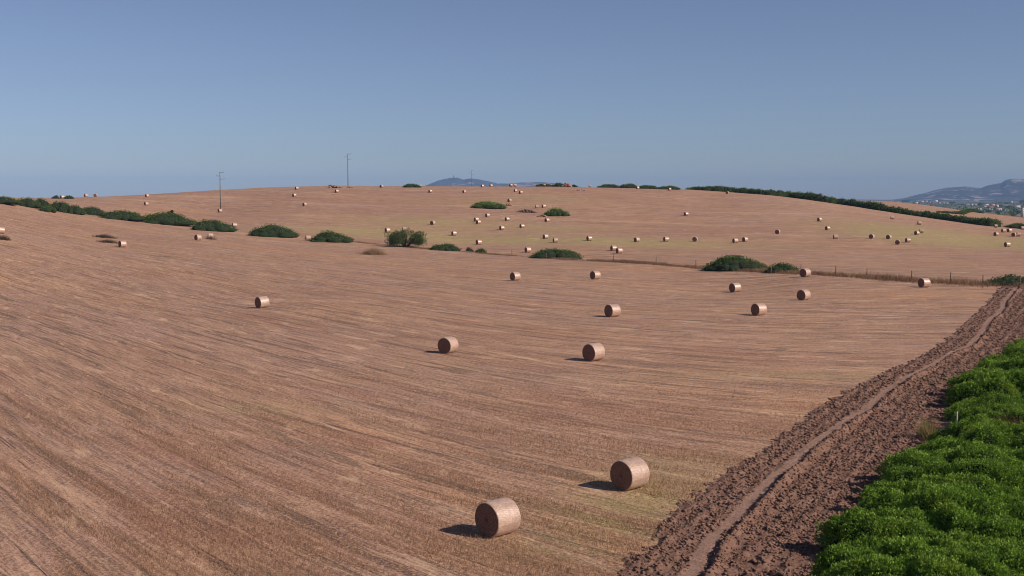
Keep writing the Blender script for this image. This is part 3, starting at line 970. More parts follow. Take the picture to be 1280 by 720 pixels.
# px centre, base y, turn of the dark end away from the viewer (deg), label
BALES = [
    (622, 671.5, 47, 'large round straw bale nearest the camera, dark end left, at bottom centre'),
    (787, 613, 42, 'second nearest straw bale, beside the ploughed strip, behind the nearest bale'),
    (742, 451.5, 42, 'pale wrapped straw bale in mid field, right of the tilted brown one'),
    (560, 441.8, 34, 'brown straw bale turned towards us in mid field, left of the pale one'),
    (765.5, 396.4, 48, 'straw bale in mid field above the pale wrapped one'),
    (328, 385, 58, 'lone straw bale on the left part of the near field'),
    (948.5, 394.6, 46, 'straw bale nearest in the group of three at the right of the near field'),
    (919, 365.4, 50, 'straw bale just below the wedge shaped boundary bush'),
    (1004.5, 375.3, 35, 'straw bale in the right group of the near field, dark round end facing us'),
    (1006.5, 346.2, 38, 'straw bale on the field edge right of the two touching boundary bushes'),
    (1155, 359.5, 48, 'straw bale by the dry grass of the fence, near the end of the ploughed strip'),
    (644, 350.8, 52, 'left one of two straw bales high in the near field below the long smooth bush'),
    (744, 349.3, 50, 'right one of two straw bales high in the near field below the fence'),
    (153, 309.3, 65, 'straw bale in front of the brown weeds on the left slope'),
    (247.5, 300.5, 55, 'straw bale with shadowed end on the left slope below the bush line'),
    (262.8, 298.2, 82, 'pale straw bale half hidden by dry grass on the left slope'),
    (288.5, 289.8, 12, 'straw bale with a bright crescent rim at the foot of a boundary bush'),
    (293, 284.4, 75, 'straw bale peeking over the bush behind the bright crescent one'),
    (0.5, 292, 70, 'straw bale cut by the left frame edge'),
    (385, 300.7, 80, 'pinkish straw bale touching the left side of the bush with the peaked left half'),
    (78, 248.3, 65, 'tiny bale on the left crest between the wind-bent and the small bush'),
    (107.5, 246.1, 60, 'tiny bale on the skyline right of the small crest bush'),
    (119.5, 246.2, 20, 'tiny dark bale on the skyline, rightmost of the left crest group'),
    (184, 246.6, 60, 'upper one of two tiny bales stacked in view above the dark oval bush'),
    (182.7, 256.9, 58, 'lower one of two tiny bales stacked in view above the dark oval bush'),
    (275, 265.6, 58, 'small bale at the foot of the leftmost power pole'),
    (371, 237.1, 58, 'tiny bale on the skyline left of the second power pole'),
    (368, 246.2, 58, 'small bale on the far hill just below the skyline bale at the left'),
    (381, 257.7, 52, 'small bale on the left far hill, lowest of three in a vertical row'),
    (421, 240.9, 58, 'tiny bale just below the stone heap of the second power pole'),
    (477, 234.6, 45, 'tiny dark bale on the skyline right of the second power pole'),
    (525.5, 234.0, 80, 'tiny pale bale poking out beside the low dark crest bush'),
    (538, 241, 58, 'small bale on the far hill below the left foot of the blue mountain'),
    (580.4, 241.4, 50, 'small bale on the far hill below the peak of the blue mountain'),
    (603, 234.0, 58, 'tiny skyline bale just right of the third power pole'),
    (613.8, 233.6, 62, 'tiny skyline bale, second right of the third power pole'),
    (638.6, 233.2, 55, 'left bale of a touching skyline pair at the right foot of the blue mountain'),
    (643.8, 233.2, 70, 'right bale of a touching skyline pair at the right foot of the blue mountain'),
    (644.4, 240.1, 58, 'upper left bale of two just under the touching skyline pair'),
    (651, 242.4, 55, 'lower right bale of two just under the touching skyline pair'),
    (637, 252.6, 45, 'small bale at the right end of the flat green hill bush'),
    (609.4, 271.6, 55, 'small bale on the far hill straight below the flat green hill bush'),
    (595.4, 277, 60, 'upper bale of an overlapping pair left of centre on the far hill'),
    (598, 280.2, 55, 'lower bale of an overlapping pair left of centre on the far hill'),
    (634, 276.3, 58, 'small bale on the far hill level with and right of the overlapping pair'),
    (627.4, 287.6, 60, 'small bale on the far hill between the overlapping pair and the lone fence bale'),
    (541, 281.2, 35, 'brownish bale with a long shadow above the big loose shrub'),
    (484.3, 290.7, 60, 'bale left above the big loose grey-green shrub'),
    (505.6, 289.5, 78, 'pale bale almost hidden behind the big loose grey-green shrub'),
    (567.5, 294.6, 62, 'bale on the far hill right above the low green bush'),
    (598.4, 305.9, 60, 'bale with dark end standing just above the boundary scrub left of centre'),
    (671, 260.4, 78, 'pale bale lying on the rubble patch of the far hill'),
    (679.8, 260.1, 62, 'bale between the rubble patch and the rounded green hill bush'),
    (683.8, 277.7, 52, 'bale below the rounded green hill bush'),
    (652.5, 285.2, 58, 'bale on the far hill left below the rounded green hill bush'),
    (682, 298.8, 58, 'upper left bale of two above the long smooth bush'),
    (694.3, 303.2, 72, 'lower right bale of two above the long smooth bush'),
    (659.8, 315.8, 62, 'bale partly sunk in dry grass at the left end of the long smooth bush'),
    (736.6, 301.1, 60, 'bale alone on the hill between the bush pair bales and centre pair'),
    (766.8, 313.5, 62, 'upper left bale of the close pair behind a fence post'),
    (774, 316.9, 60, 'lower right bale of the close pair behind a fence post'),
    (796, 302.7, 50, 'leftmost of three evenly spaced bales in the lower middle of the far hill'),
    (832.6, 302, 62, 'middle one of three evenly spaced bales in the lower middle of the far hill'),
    (868.8, 302, 12, 'rightmost of three evenly spaced bales, its dark end facing us'),
    (919, 304, 60, 'left bale of the pair above the wedge shaped bush'),
    (931.4, 302.3, 48, 'right bale of the pair above the wedge shaped bush'),
    (857.7, 269.8, 55, 'lone bale high in the middle of the far hill with a shadow at its left'),
    (901.7, 239.2, 75, 'tiny pale bale against the start of the long hedge'),
    (909, 242.4, 15, 'tiny dark bale just below the pale one at the start of the long hedge'),
    (797, 236.4, 55, 'tiny bale under the crest bushes, left one of two'),
    (837, 238.2, 55, 'tiny bale under the crest bushes, right one of two'),
    (680.6, 232.6, 78, 'tiny white looking bale in front of the long low crest bush'),
    (737.4, 233.6, 80, 'tiny pale bale on the bare crest between the reddish mound and crest bushes'),
    (972, 292.6, 15, 'bale seen end on, alone between centre and right of the far hill'),
    (1024.5, 276.8, 48, 'upper bale of two one above the other on the right far hill'),
    (1034.4, 287.8, 48, 'lower bale of two one above the other on the right far hill'),
    (1044.4, 299, 76, 'pale broadside bale below the two one above the other'),
    (1089.6, 298.4, 22, 'dark faced bale at the left end of the lower right row'),
    (1111, 299, 28, 'round looking bale with thin bright rim in the lower right row'),
    (1122, 305.8, 5, 'brown bale seen exactly end on in the lower right row'),
    (1134.8, 303.1, 62, 'broadside bale right of the one seen end on'),
    (1115, 274.2, 80, 'pale bale below the hedge, above the lower right row'),
    (1146, 293.8, 45, 'front bale of the overlapping pair by the yellow weeds'),
    (1151.6, 291.5, 82, 'rear bale of the overlapping pair by the yellow weeds'),
    (1149, 281, 72, 'dull brown bale above the overlapping pair by the yellow weeds'),
    (1244.4, 284.5, 75, 'white looking bale at the lower end of the long hedge'),
    (1254.3, 290.6, 62, 'left bale of two side by side below the hedge end'),
    (1261.6, 290.5, 48, 'right bale of two side by side below the hedge end'),
    (1245, 295, 40, 'round looking bale left below the two side by side near the frame edge'),
    (1267.3, 295.8, 20, 'dark left bale of the lowest overlapping pair near the right frame edge'),
    (1272.8, 295.6, 75, 'pale right bale of the lowest overlapping pair near the right frame edge'),
    (1277.6, 287, 66, 'bale at the right frame edge in front of the edge bush'),
    (1259, 308.7, 55, 'bale alone in the yellow field near the right frame edge'),
]
bale_pts = []
for i, (px, py, th, lab) in enumerate(BALES):
    X, Y, Z = at(px, py)
    # py is the lowest visible edge: move the centre back by part of the radius
    Y += .42; X *= Y / (Y - .42)
    Z = float(H(X, Y)[0])
    bale_pts.append((X, Y))
    k = i % 3
    if not used[k]:
        o = protos[k]; used[k] = True; o['label'] = lab
    else:
        o = dup(protos[k], lab)
    d = np.array([X, Y]) / math.hypot(X, Y)
    th_ = R(th)
    nvec = -math.cos(th_) * d + math.sin(th_) * np.array([-d[1], d[0]])
    # the -x end is the visible one
    rz = math.atan2(-nvec[1], -nvec[0])
    e = .8
    gx = (float(H(X + e, Y)[0]) - float(H(X - e, Y)[0])) / (2 * e); gy = (float(H(X, Y + e)[0]) - float(H(X, Y - e)[0])) / (2 * e)
    lx = gx * math.cos(rz) + gy * math.sin(rz)      # slope along the axis
    o.location = (X, Y, Z - .03)
    o.rotation_mode = 'XYZ'
    o.rotation_euler = (0, -math.atan(lx), rz)
    s = random.uniform(.97, 1.03); o.scale = (s, s, s)

# ------------------------------------------------------------------ power poles


def power_pole(label, X, Y, top, rz=0):
    Z = float(H(X, Y)[0])
    hgt = top - Z
    t = thing('power_pole', label, 'power pole', (X, Y, Z), rz, 'power poles on the far hill')
    mb = MB(); mb.tube([(0, 0, -.5), (0, 0, hgt * .5), (0, 0, hgt)], [.21, .17, .12], 10); mb.build('pole_shaft', M_POLE, t, True)
    for (x0, x1, dz) in ((-.1, 1.7, -.25), (-1.6, .1, -1.6), (-.1, 1.9, -2.9)):
        a = MB(); a.box(x0, x1, -.09, .09, hgt + dz - .09, hgt + dz + .09)
        arm = a.build('crossarm', M_STEEL, t)
        xe = x1 - .12 if x1 > 1 else x0 + .12
        b = MB(); b.tube([(xe, 0, hgt + dz + .09), (xe, 0, hgt + dz + .25), (xe, 0, hgt + dz + .27), (xe, 0, hgt + dz + .45)], [.05, .05, .10, .05], 8)
        b.build('insulator', M_STEEL, arm, True)
    return t


def pole_at(label, px, ytop, Y, rz=0):
    p = pt(px, ytop, Y)
    power_pole(label, float(p[0]), Y, float(p[2]), rz)


X, Y, Z = at(275.3, 262.8)
pole_at('tall dark power pole on the left hill with a bale at its foot', 274.8, 215, Y)
pole_at('tall power pole on the crest beside the stone heap', 434.6, 192, 372 * K)
pole_at('distant power pole rising behind the crest in front of the blue mountain', 589, 213, 480 * K)

# ------------------------------------------------------------------ stone heaps and rubble


def stone_heap(label, x0, x1, ytop, ybase, seed, nst=40, mat=None, shape=0, name='stone_heap', cat='stone heap', size=.5):
    px = (x0 + x1) / 2; X, Y, Z = at(px, ybase)
    w = (x1 - x0) / F * Y; h_ = (ybase - ytop) / F * Y
    t = thing(name, label, cat, (X, Y, Z), -math.atan2(X, Y))
    r = random.Random(seed); mb = MB()
    for k in range(nst):
        f = r.random(); x = (f - .5) * w; y = r.uniform(0, .5) * w * .6
        env = (1 - f) ** .7 if shape else 1 - abs(2 * f - 1) ** 2
        z = r.random() * max(0, h_ * env - size * .4)
        s = size * r.uniform(.6, 1.3); V = []
        for a in range(6):
            for zz_, q in ((-.5, .8), (.1, 1.0), (.6, .55)):
                an = a * math.pi / 3 + r.uniform(-.2, .2)
                V.append((x + s * q * math.cos(an) * r.uniform(.8, 1.2), y + s * q * math.sin(an) * r.uniform(.8, 1.2), z + s * zz_ * .9))
        Fc = []
        for a in range(6):
            b = (a + 1) % 6
            Fc += [(a * 3, b * 3, b * 3 + 1, a * 3 + 1), (a * 3 + 1, b * 3 + 1, b * 3 + 2, a * 3 + 2)]
        Fc.append(tuple(a * 3 + 2 for a in range(6))); Fc.append(tuple(a * 3 for a in range(6))[::-1])
        mb.add(V, Fc)
    mb.build('stones', mat or M_STONE, t)
    return t


M_DSTONE = plain_mat('dark_rubble', (.13, .085, .07), .95, .3, 1.2)
M_RSTONE = plain_mat('red_earth', (.33, .17, .125), .95, .25, 1.0)
stone_heap('brown stone heap on the skyline left of the second power pole', 412.5, 430, 230.6, 235, 1, 60, shape=1, size=.75)
stone_heap('low spread of stones at the foot of the second power pole', 428, 445, 233.2, 235, 2, 30, size=.4)
stone_heap('dark brown rubble patch on the far hill left of the rounded green bush', 646, 670, 261.5, 265.8, 3, 110, M_DSTONE, name='rubble', cat='rubble', size=.55)
stone_heap('pinkish rubble beside the flat green hill bush', 632, 640, 253.5, 257, 4, 24, M_RSTONE, name='rubble', cat='rubble', size=.5)
stone_heap('reddish earth mound on the crest between two dark bushes', 702, 714, 228, 233.4, 5, 60, M_RSTONE, name='earth_mound', cat='mound', size=.8)
stone_heap('pale scattered stones just below the crest left of the crest bushes', 718, 733, 235.8, 238.5, 6, 30, plain_mat('pale_stones', (.42, .29, .24)), size=.35)
stone_heap('reddish rubble below the rounded green hill bush', 671, 684, 268, 271, 7, 40, M_RSTONE, name='rubble', cat='rubble', size=.4)

# ------------------------------------------------------------------ fence on the field boundary
fence_px = [(597.5, 316.5, 306.5), (640, 319.5, 312), (683, 323.5, 316), (725, 325, 316.5), (767, 327, 316), (820, 330.2, 320.6), (870, 334, 325), (920, 338, 329),
            (964, 342, 330), (1001.3, 342.5, 329.8), (1044.5, 345, 332), (1083.5, 347.3, 335.4), (1139.5, 351.5, 337), (1188.3, 354, 339.5), (1228.5, 356.5, 343.3), (1275, 359, 346)]
P0 = at(fence_px[0][0], fence_px[0][1])
fz = thing('wire_fence', 'thin wire fence with grey wooden posts along the dry grass of the field boundary', 'fence', (P0[0], P0[1], P0[2]))
tops = []
for i, (px, yb, yt) in enumerate(fence_px):
    X, Y, Z = at(px, yb)
    h_ = min(1.75, (yb - yt) / F * Y)
    mb = MB(); lean = random.uniform(-.06, .06)
    b = np.array([X - P0[0], Y - P0[1], Z - P0[2]])
    mb.tube([b + (0, 0, -.3), b + (lean * .5, 0, h_ * .5), b + (lean, 0, h_)], [.085, .08, .07], 7)
    mb.build('post', M_POST, fz, True)
    tops.append((b, h_))
mb = MB()
for f in (.35, .65, .92):
    for (a, ha), (b, hb) in zip(tops[:-1], tops[1:]):
        p = a + (0, 0, ha * f); q = b + (0, 0, hb * f); m_ = (p + q) / 2 - (0, 0, .06)
        mb.tube([p, m_, q], .009, 4)
mb.build('wire', M_WIRE, fz)

# ------------------------------------------------------------------ dry grass


def blades(name, XY, hgt, wid, tint, mat, label=None, lean=.35, seed=0, parent=None):
    r = np.random.default_rng(seed); m = len(XY)
    Z = H(XY[:, 0], XY[:, 1]) - .02
    b = np.column_stack([XY, Z])
    a = r.random(m) * 6.283
    side = np.column_stack([np.cos(a), np.sin(a), np.zeros(m)]) * (wid / 2)[:, None]
    tip = np.column_stack([r.normal(size=m) * lean, r.normal(size=m) * lean, np.ones(m)]) * hgt[:, None]
    V = np.stack([b - side, b + side, b + tip], 1).reshape(-1, 3)
    me = raw_mesh(name, V, np.arange(3 * m), np.arange(m) * 3, attrs={'tint': np.repeat(tint, 3)})
    return obj(name, me, mat)


r = np.random.default_rng(5)
# along the fence: pieces of boundary from the big shrub to the right frame edge
bx = [(380, 299), (430, 301.5), (470, 305.5), (530, 311), (580, 315), (640, 319.8), (700, 324), (760, 327), (820, 330.5), (870, 335), (930, 338.5), (1000, 342.2), (1083, 347.5), (1139, 351.2), (1188, 354), (1240, 356.5), (1290, 359.5), (1340, 363)]
BP = np.array([at(*p)[:2] for p in bx])
seg = np.r_[0, np.cumsum(np.hypot(*np.diff(BP, axis=0).T))]
m = 62000
s_ = r.random(m) * seg[-1]
cx = np.interp(s_, seg, BP[:, 0]); cy = np.interp(s_, seg, BP[:, 1])
dens = fbm(s_ / 5., s_ * 0, 3, 3)
wd_ = .5 + 1.3 * smooth(cx, -20, 60) + .8 * dens
off = r.normal(size=m) * wd_ * .8 + .6
XY = np.column_stack([cx + r.normal(size=m) * .15, cy + off * K])
keep = (r.random(m) < .25 + 1.0 * smooth(dens, .3, .6)) & ~((cx < 4) & (r.random(m) < .45))
XY = XY[keep]; s_ = s_[keep]; off = off[keep]; dens = dens[keep]; cxk = cx[keep]
hg = (.25 + .60 * r.random(len(XY)) ** 1.5) * (.60 + .55 * smooth(cxk, 0, 70)) * (.5 + .9 * dens)
tn = np.clip(.12 + .30 * r.random(len(XY)) + .45 * smooth(off, -.6, 2.2) + .35 * (fbm(s_ / 2., s_ * 0 + 7, 9, 2) - .3), 0, 1)
o = blades('dry_grass', XY, hg, .05 + .05 * r.random(len(XY)), tn, M_DRY, seed=3)
tag(o, 'strip of tall dry grass and reddish weeds along the wire fence', 'dry grass', kind='stuff')


def grass_patch(name, label, pxy, rx, ry, m, h_, seed, mat=M_DRY, cat='dry weeds', t0=.2, t1=.9, wid=.05):
    r = np.random.default_rng(seed)
    X, Y, Z = at(*pxy)
    k = r.normal(size=(m, 2)) * .5
    XY = np.column_stack([X + k[:, 0] * rx, Y + k[:, 1] * ry * K])
    o = blades(name, XY, h_ * (.5 + .8 * r.random(m)) * (1.1 - .5 * np.minimum(1, np.abs(k[:, 0]))), wid * (.6 + .8 * r.random(m)), t0 + (t1 - t0) * r.random(m), mat, seed=seed)
    return tag(o, label, cat, kind='stuff')


grass_patch('dry_weeds', 'upper clump of brown dry weeds on the left slope behind the bale', (131, 297), 2.6, 1.2, 1100, .8, 1, M_LEAF_BROWN)
grass_patch('dry_weeds', 'lower clump of brown dry weeds left of the left slope bale', (135.5, 303.2), 2.3, 1.0, 900, .7, 2, M_LEAF_BROWN)
grass_patch('dry_weeds', 'reddish brown weeds at the left frame edge under the cut bale', (4, 299.5), 1.4, .8, 600, .9, 3, M_LEAF_BROWN)
grass_patch('dry_weeds', 'rounded pale dry weed clump below the big loose shrub', (467, 318.3), 2.8, 1.0, 1800, 1.5, 4, t0=.3)
grass_patch('dry_grass_tuft', 'tall yellow-green dry grass tuft at the foot of the thicket beside the strip', (1160, 549), .42, .6, 520, 1.15, 5, foliage_mat('yellow_green_grass', (.14, .13, .05), (.27, .22, .085), (.42, .31, .15)), wid=.03)
grass_patch('dry_weeds', 'thin upright weeds beside the half hidden pale bale', (263, 299.3), 1.6, .5, 160, 1.1, 6, M_LEAF_BROWN)
grass_patch('dead_shrub', 'reddish brown dead bush in the gap of the green thicket', (1270, 556), 1.3, 1.3, 1400, 1.3, 7, foliage_mat('dead_red_leaves', (.09, .04, .028), (.16, .07, .045), (.24, .12, .075)), cat='dead shrub', wid=.05)

# stubble in the near field
m = 560000
Yb = np.exp(r.random(m) * math.log(100 / 36.) + math.log(36.))
# constant density per picture area, thinning with distance
a_ = r.uniform(-.5, .5, m)
Xb = a_ * Yb
u_, v_ = rowcoords(Xb, Yb)
rowd = .5 + .5 * np.sin(v_ * 2 * math.pi / .42 + 1.3 * fbm(u_ * .3, v_ * .3, 2, 2) * 6)
st1 = fbm(u_ * .10, v_ * 1.1, 44, 4)
keep = (r.random(m) < 1 - smooth(Yb, 55, 98)) & (Xb < line(LE, Yb) - .1 + .5 * r.random(m)) & (r.random(m) < (.25 + .75 * rowd) * (.15 + 1.5 * smooth(st1, .36, .62)))
for (X, Y) in bale_pts[:6]:
    keep &= np.hypot(Xb - X, Yb - Y) > .62
XY = np.column_stack([Xb, Yb])[keep]; st1 = st1[keep]
hg = (.04 + .13 * r.random(len(XY)) * (.2 + 1.4 * smooth(st1, .35, .65)))
gr = np.clip(.15 + .55 * r.random(len(XY)) + .7 * (st1 - .5), 0, 1)
o = blades('stubble', XY, hg, (.016 + .02 * r.random(len(XY))) * (XY[:, 1] / 50) ** .6, gr, M_STRAW, lean=.45, seed=9)
tag(o, 'short cut straw stubble standing in the near field', 'stubble', kind='stuff')

# pale stake in the thicket
X, Y, Z = at(1195.5, 541)
p = pt(1195.5, 514.5, Y)
mb = MB(); mb.tube([(0, 0, -.2), (.02, 0, 1.2), (.03, 0, float(p[2]) - Z)], [.045, .04, .035], 8)
t = thing('stake', 'thin whitish stake sticking out of the green thicket by the dry grass tuft', 'stake', (X, Y, Z))
mb.build('stake_shaft', M_WHITEPOST, t, True)

# ------------------------------------------------------------------ distant mountains
T = NT('mountain_scrub')
pos = T.n('ShaderNodeNewGeometry').outputs['Position']
nn = T.noise(T.vmul(pos, (.0030, .0030, .012)), 1, 6, .65, .6)
c = T.mix(T.mapr(nn, .42, .56), (.022, .032, .034), (.070, .066, .062))
c = T.mix(T.math('MULTIPLY', T.mapr(T.noise(T.vmul(pos, (.0045, .0020, .014)), 1.0, 4, .6, 1.0), .55, .62), .8), c, (.46, .34, .31))
T.color(c)
M_MOUNT = T.m


def mountain(name, skyline, Y0, depth, seed, rough=.3):
    """skyline: (px, py) at distance Y0; real ridge with slopes in front and behind"""
    S = np.array(skyline, float)
    xs = np.array([pt(a, b, Y0)[0] for a, b in S]); zs = np.array([pt(a, b, Y0)[2] for a, b in S])
    gx = np.linspace(xs[0], xs[-1], 420); gy = np.linspace(Y0 - depth, Y0 + depth, 110)
    X, Y = np.meshgrid(gx, gy)
    crest = np.interp(X, xs, zs)
    XA = X * Y / Y0      # the spur runs towards the viewer's plain
    k = np.clip(1 - np.abs(Y - Y0) / depth, 0, 1)
    sc = depth / 3.2
    rg1 = 1 - np.abs(2 * fbm(X / sc, Y / (sc * 1.6), seed, 5) - 1)
    prof = k ** .9
    Z = -34 + (crest + 34) * prof * (1 - rough * (1 - k ** .5) * (1.6 - 1.5 * rg1))
    Z += (fbm(X / (sc * .25), Y / (sc * .25), seed + 3, 4) - .5) * 26 * (1 - k ** 3)* smooth(k, 0, .1)
    sd = smooth(np.minimum(X - xs[0], xs[-1] - X), 0, 900)
    Z = -36 + np.maximum(Z + 36, 0) * sd - 4 * (1 - sd)
    o = obj(name, grid_mesh(name, XA, Y, Z), M_MOUNT); tag(o, kind='structure')
    return o


mountain('mountains', [(1060, 256), (1098, 252), (1114, 249.4), (1125, 247), (1142, 243.5), (1160, 240.2), (1172, 236.6), (1182, 234.6), (1196, 233.8), (1207, 232.8), (1216, 234.2), (1226, 235),
                       (1234, 231.8), (1243, 229.8), (1251, 228.8), (1257, 225), (1262, 223.8), (1280, 223.6), (1310, 220), (1350, 214), (1400, 218), (1480, 226), (1560, 240), (1600, 250)], 13000, 2900, 70, .5)
mountain('blue_mountain', [(450, 250), (500, 240), (520, 231.8), (530, 230.4), (540, 228), (550, 224.8), (562, 222.2), (572, 221.8), (580, 224), (588, 222.8), (597, 223.6), (610, 226.2), (622, 229), (634, 229.2),
                           (650, 228), (672, 227.2), (690, 228.5), (715, 232), (760, 238), (850, 250)], 13500, 2200, 74, .3)
p = pt(567.3, 222.4, 13500)
t = thing('mountain_tower', 'tiny tower on the peak of the blue mountain', 'tower', (float(p[0]), 13500, float(p[2]) - 4))
mb = MB(); mb.box(-7, 7, -7, 7, -10, 20, 1); mb.box(-4, 4, -4, 4, 20, 34, 1); mb.build('tower_shaft', plain_mat('tower_concrete', (.13, .12, .12), .8, .1, .05), t)

# ------------------------------------------------------------------ town on the plain
WALLS = {'white': plain_mat('white_render', (.78, .75, .72), .8, .06, .1), 'cream': plain_mat('cream_render', (.62, .52, .44), .8, .08, .1), 'pink': plain_mat('pink_render', (.58, .42, .36), .8, .08, .1),
         'brick': plain_mat('brick_wall', (.34, .18, .14), .85, .1, .1), 'grey': plain_mat('grey_render', (.42, .43, .40), .8, .08, .1)}
M_TILE = plain_mat('red_roof_tiles', (.38, .18, .13), .85, .12, .2); M_FLAT = plain_mat('pale_flat_roof', (.66, .62, .58), .8, .08, .1)
M_WIN = plain_mat('dark_window', (.04, .045, .055), .2, .1)


def house(label, x0, x1, ytop, ybase, wall, roof, name='house', cat='house'):
    px = (x0 + x1) / 2; X, Y, Z = at(px, ybase, 14000)
    if Y < 1500:
        Y = 7000.; X = (px - 640) / F * Y; Z = float(H(X, Y)[0])
    w = (x1 - x0) / F * Y; h_ = max(4., (ybase - ytop) / F * Y)
    d = min(w, 14.) * .8
    t = thing(name, label, cat, (X, Y, Z), -math.atan2(X, Y) + random.uniform(-.2, .2), 'houses of the distant town')
    hw = h_ * (.68 if roof == 'tile' else .92)
    mb = MB(); mb.box(-w / 2, w / 2, 0, d, -3, hw); mb.build('wall', WALLS[wall], t)
    mb = MB()
    if roof == 'tile':
        e = .5
        mb.add([(-w / 2 - e, -e, hw), (w / 2 + e, -e, hw), (w / 2 + e, d + e, hw), (-w / 2 - e, d + e, hw), (-w / 2 + d * .25, d / 2, h_), (w / 2 - d * .25, d / 2, h_)],
               [(0, 1, 5, 4), (1, 2, 5), (2, 3, 4, 5), (3, 0, 4), (3, 2, 1, 0)])
        mb.build('roof', M_TILE, t)
    else:
        mb.box(-w / 2 - .25, w / 2 + .25, -.25, d + .25, hw, h_); mb.build('roof', M_FLAT, t)
    k = max(2, int(w / 4.5))
    for i in range(min(k, 5)):
        a = -w / 2 + (i + .5) * w / min(k, 5); mb = MB(); mb.box(a - .7, a + .7, -.06, .1, hw * .4, hw * .4 + 1.6); mb.build('window', M_WIN, t)
    return t


HS = [
    (1119.5, 1122.8, 250.2, 252.8, 'white', 'flat', 'white house furthest left of the town, where the mountain foot meets the skyline'),
    (1143.8, 1147.6, 252.6, 254.8, 'white', 'flat', 'bright white house alone left of the red roofed cluster'),
    (1150, 1155, 251.2, 253.4, 'cream', 'flat', 'cream block at the left end of the red roofed cluster'),
    (1155.5, 1160, 250.4, 253, 'pink', 'tile', 'pinkish house with red roof below the pale quarry slope'),
    (1160.5, 1164.5, 251, 253.8, 'cream', 'tile', 'cream house with red roof in the middle of the left cluster'),
    (1164.2, 1167.6, 251.8, 254.2, 'brick', 'tile', 'brick red house in the left cluster'),
    (1167.4, 1171.4, 250, 253, 'white', 'flat', 'white house right of the brick red house'),
    (1172.5, 1176, 252.2, 254.2, 'cream', 'tile', 'cream house at the right end of the left cluster'),
    (1178.4, 1181.4, 252.8, 255, 'white', 'flat', 'left one of a pair of white houses above the thin hedgerow'),
    (1181.8, 1185.4, 252.4, 255, 'white', 'tile', 'right one of a pair of white houses above the thin hedgerow'),
    (1207, 1212, 254.8, 256.9, 'white', 'flat', 'long white house left of the big dark town tree'),
    (1213.4, 1216.4, 254.4, 257, 'white', 'tile', 'narrow white house next to the long white one'),
    (1216.8, 1221, 255.4, 257.4, 'pink', 'flat', 'pink house touching the left side of the big dark town tree'),
    (1227, 1232.6, 256.8, 259, 'pink', 'tile', 'pinkish house right of the big dark town tree'),
    (1229.6, 1235.4, 254.9, 256.9, 'white', 'flat', 'pale house behind the pinkish one right of the big town tree'),
    (1237, 1243, 255.2, 257.6, 'pink', 'flat', 'pink apartment block in the middle of the right cluster'),
    (1243.4, 1247.6, 255.4, 259, 'cream', 'tile', 'cream house with red roof in the right cluster'),
    (1233, 1241, 257.9, 260.4, 'brick', 'tile', 'wide brick red building in front of the right cluster'),
    (1217, 1227.5, 260.3, 262, 'cream', 'flat', 'long low cream shed, left one of the shed row'),
    (1228.4, 1240, 260.7, 262.5, 'cream', 'flat', 'long low cream shed, middle one of the shed row'),
    (1241.4, 1251, 260.3, 263.4, 'pink', 'flat', 'pinkish low warehouse right of the cream sheds'),
    (1253, 1259, 261.4, 264, 'cream', 'tile', 'cream farmhouse right of the pinkish warehouse'),
    (1253.5, 1258.6, 256.8, 258.8, 'grey', 'flat', 'greenish grey hall behind the farmhouse'),
    (1266.4, 1274.6, 256.9, 259.6, 'white', 'flat', 'bright white hall left above the pale tower'),
    (1260.4, 1264.2, 267.4, 270.6, 'grey', 'flat', 'small pale grey hut at the lower edge of the plain'),
]
for h in HS: house(h[6], *h[:6])
# pale tower at the right frame edge
X, Y, Z = at(1278, 270.8, 14000)
hT = 11 / F * Y
t = thing('water_tower', 'pale square concrete tower rising over the plain at the right frame edge', 'tower', (X, Y, Z), .5)
mb = MB(); mb.box(-2.6, 2.6, -2.6, 2.6, -2, hT * .97); mb.build('tower_shaft', WALLS['cream'], t)
mb = MB(); mb.box(-2.9, 2.9, -2.9, 2.9, hT * .97, hT); mb.build('tower_cap', WALLS['grey'], t)
for k in range(4):
    mb = MB(); mb.box(-.5, .5, -2.68, -2.5, hT * (.15 + .2 * k), hT * (.15 + .2 * k) + 1.6); mb.build('window', M_WIN, t)


def far_tree(label, px, ybase, wpx, hpx, seed):
    X, Y, Z = at(px, ybase, 14000)
    if Y < 1500: Y = 6500.; X = (px - 640) / F * Y; Z = float(H(X, Y)[0])
    w = wpx / F * Y; h_ = hpx / F * Y
    t = thing('tree', label, 'tree', (X, Y, Z), 0, 'trees among the distant town')
    r = np.random.default_rng(seed)
    mm = 420
    k = 7; cc = r.normal(size=(k, 3)) * np.array([w * .22, w * .2, h_ * .12]) + np.array([0, 0, h_ * .6])
    d = r.normal(size=(mm, 3)); d /= np.linalg.norm(d, axis=1, keepdims=True)
    C = cc[r.integers(0, k, mm)] + d * np.array([w * .25, w * .25, h_ * .25]) * (r.random((mm, 1)) ** .4)
    C[:, 2] = np.maximum(C[:, 2], h_ * .1)
    ln = max(w, h_) * .16 * (.7 + .6 * r.random(mm))
    obj('crown', leaf_mesh('crown', C, d + (0, 0, .4), ln, ln * .7, r.random(mm), seed), M_LEAF_FAR, t)
    mb = MB(); mb.tube([(0, 0, -1), (0, 0, h_ * .6)], [w * .05, w * .03], 6); mb.build('trunk', M_BARK, t)


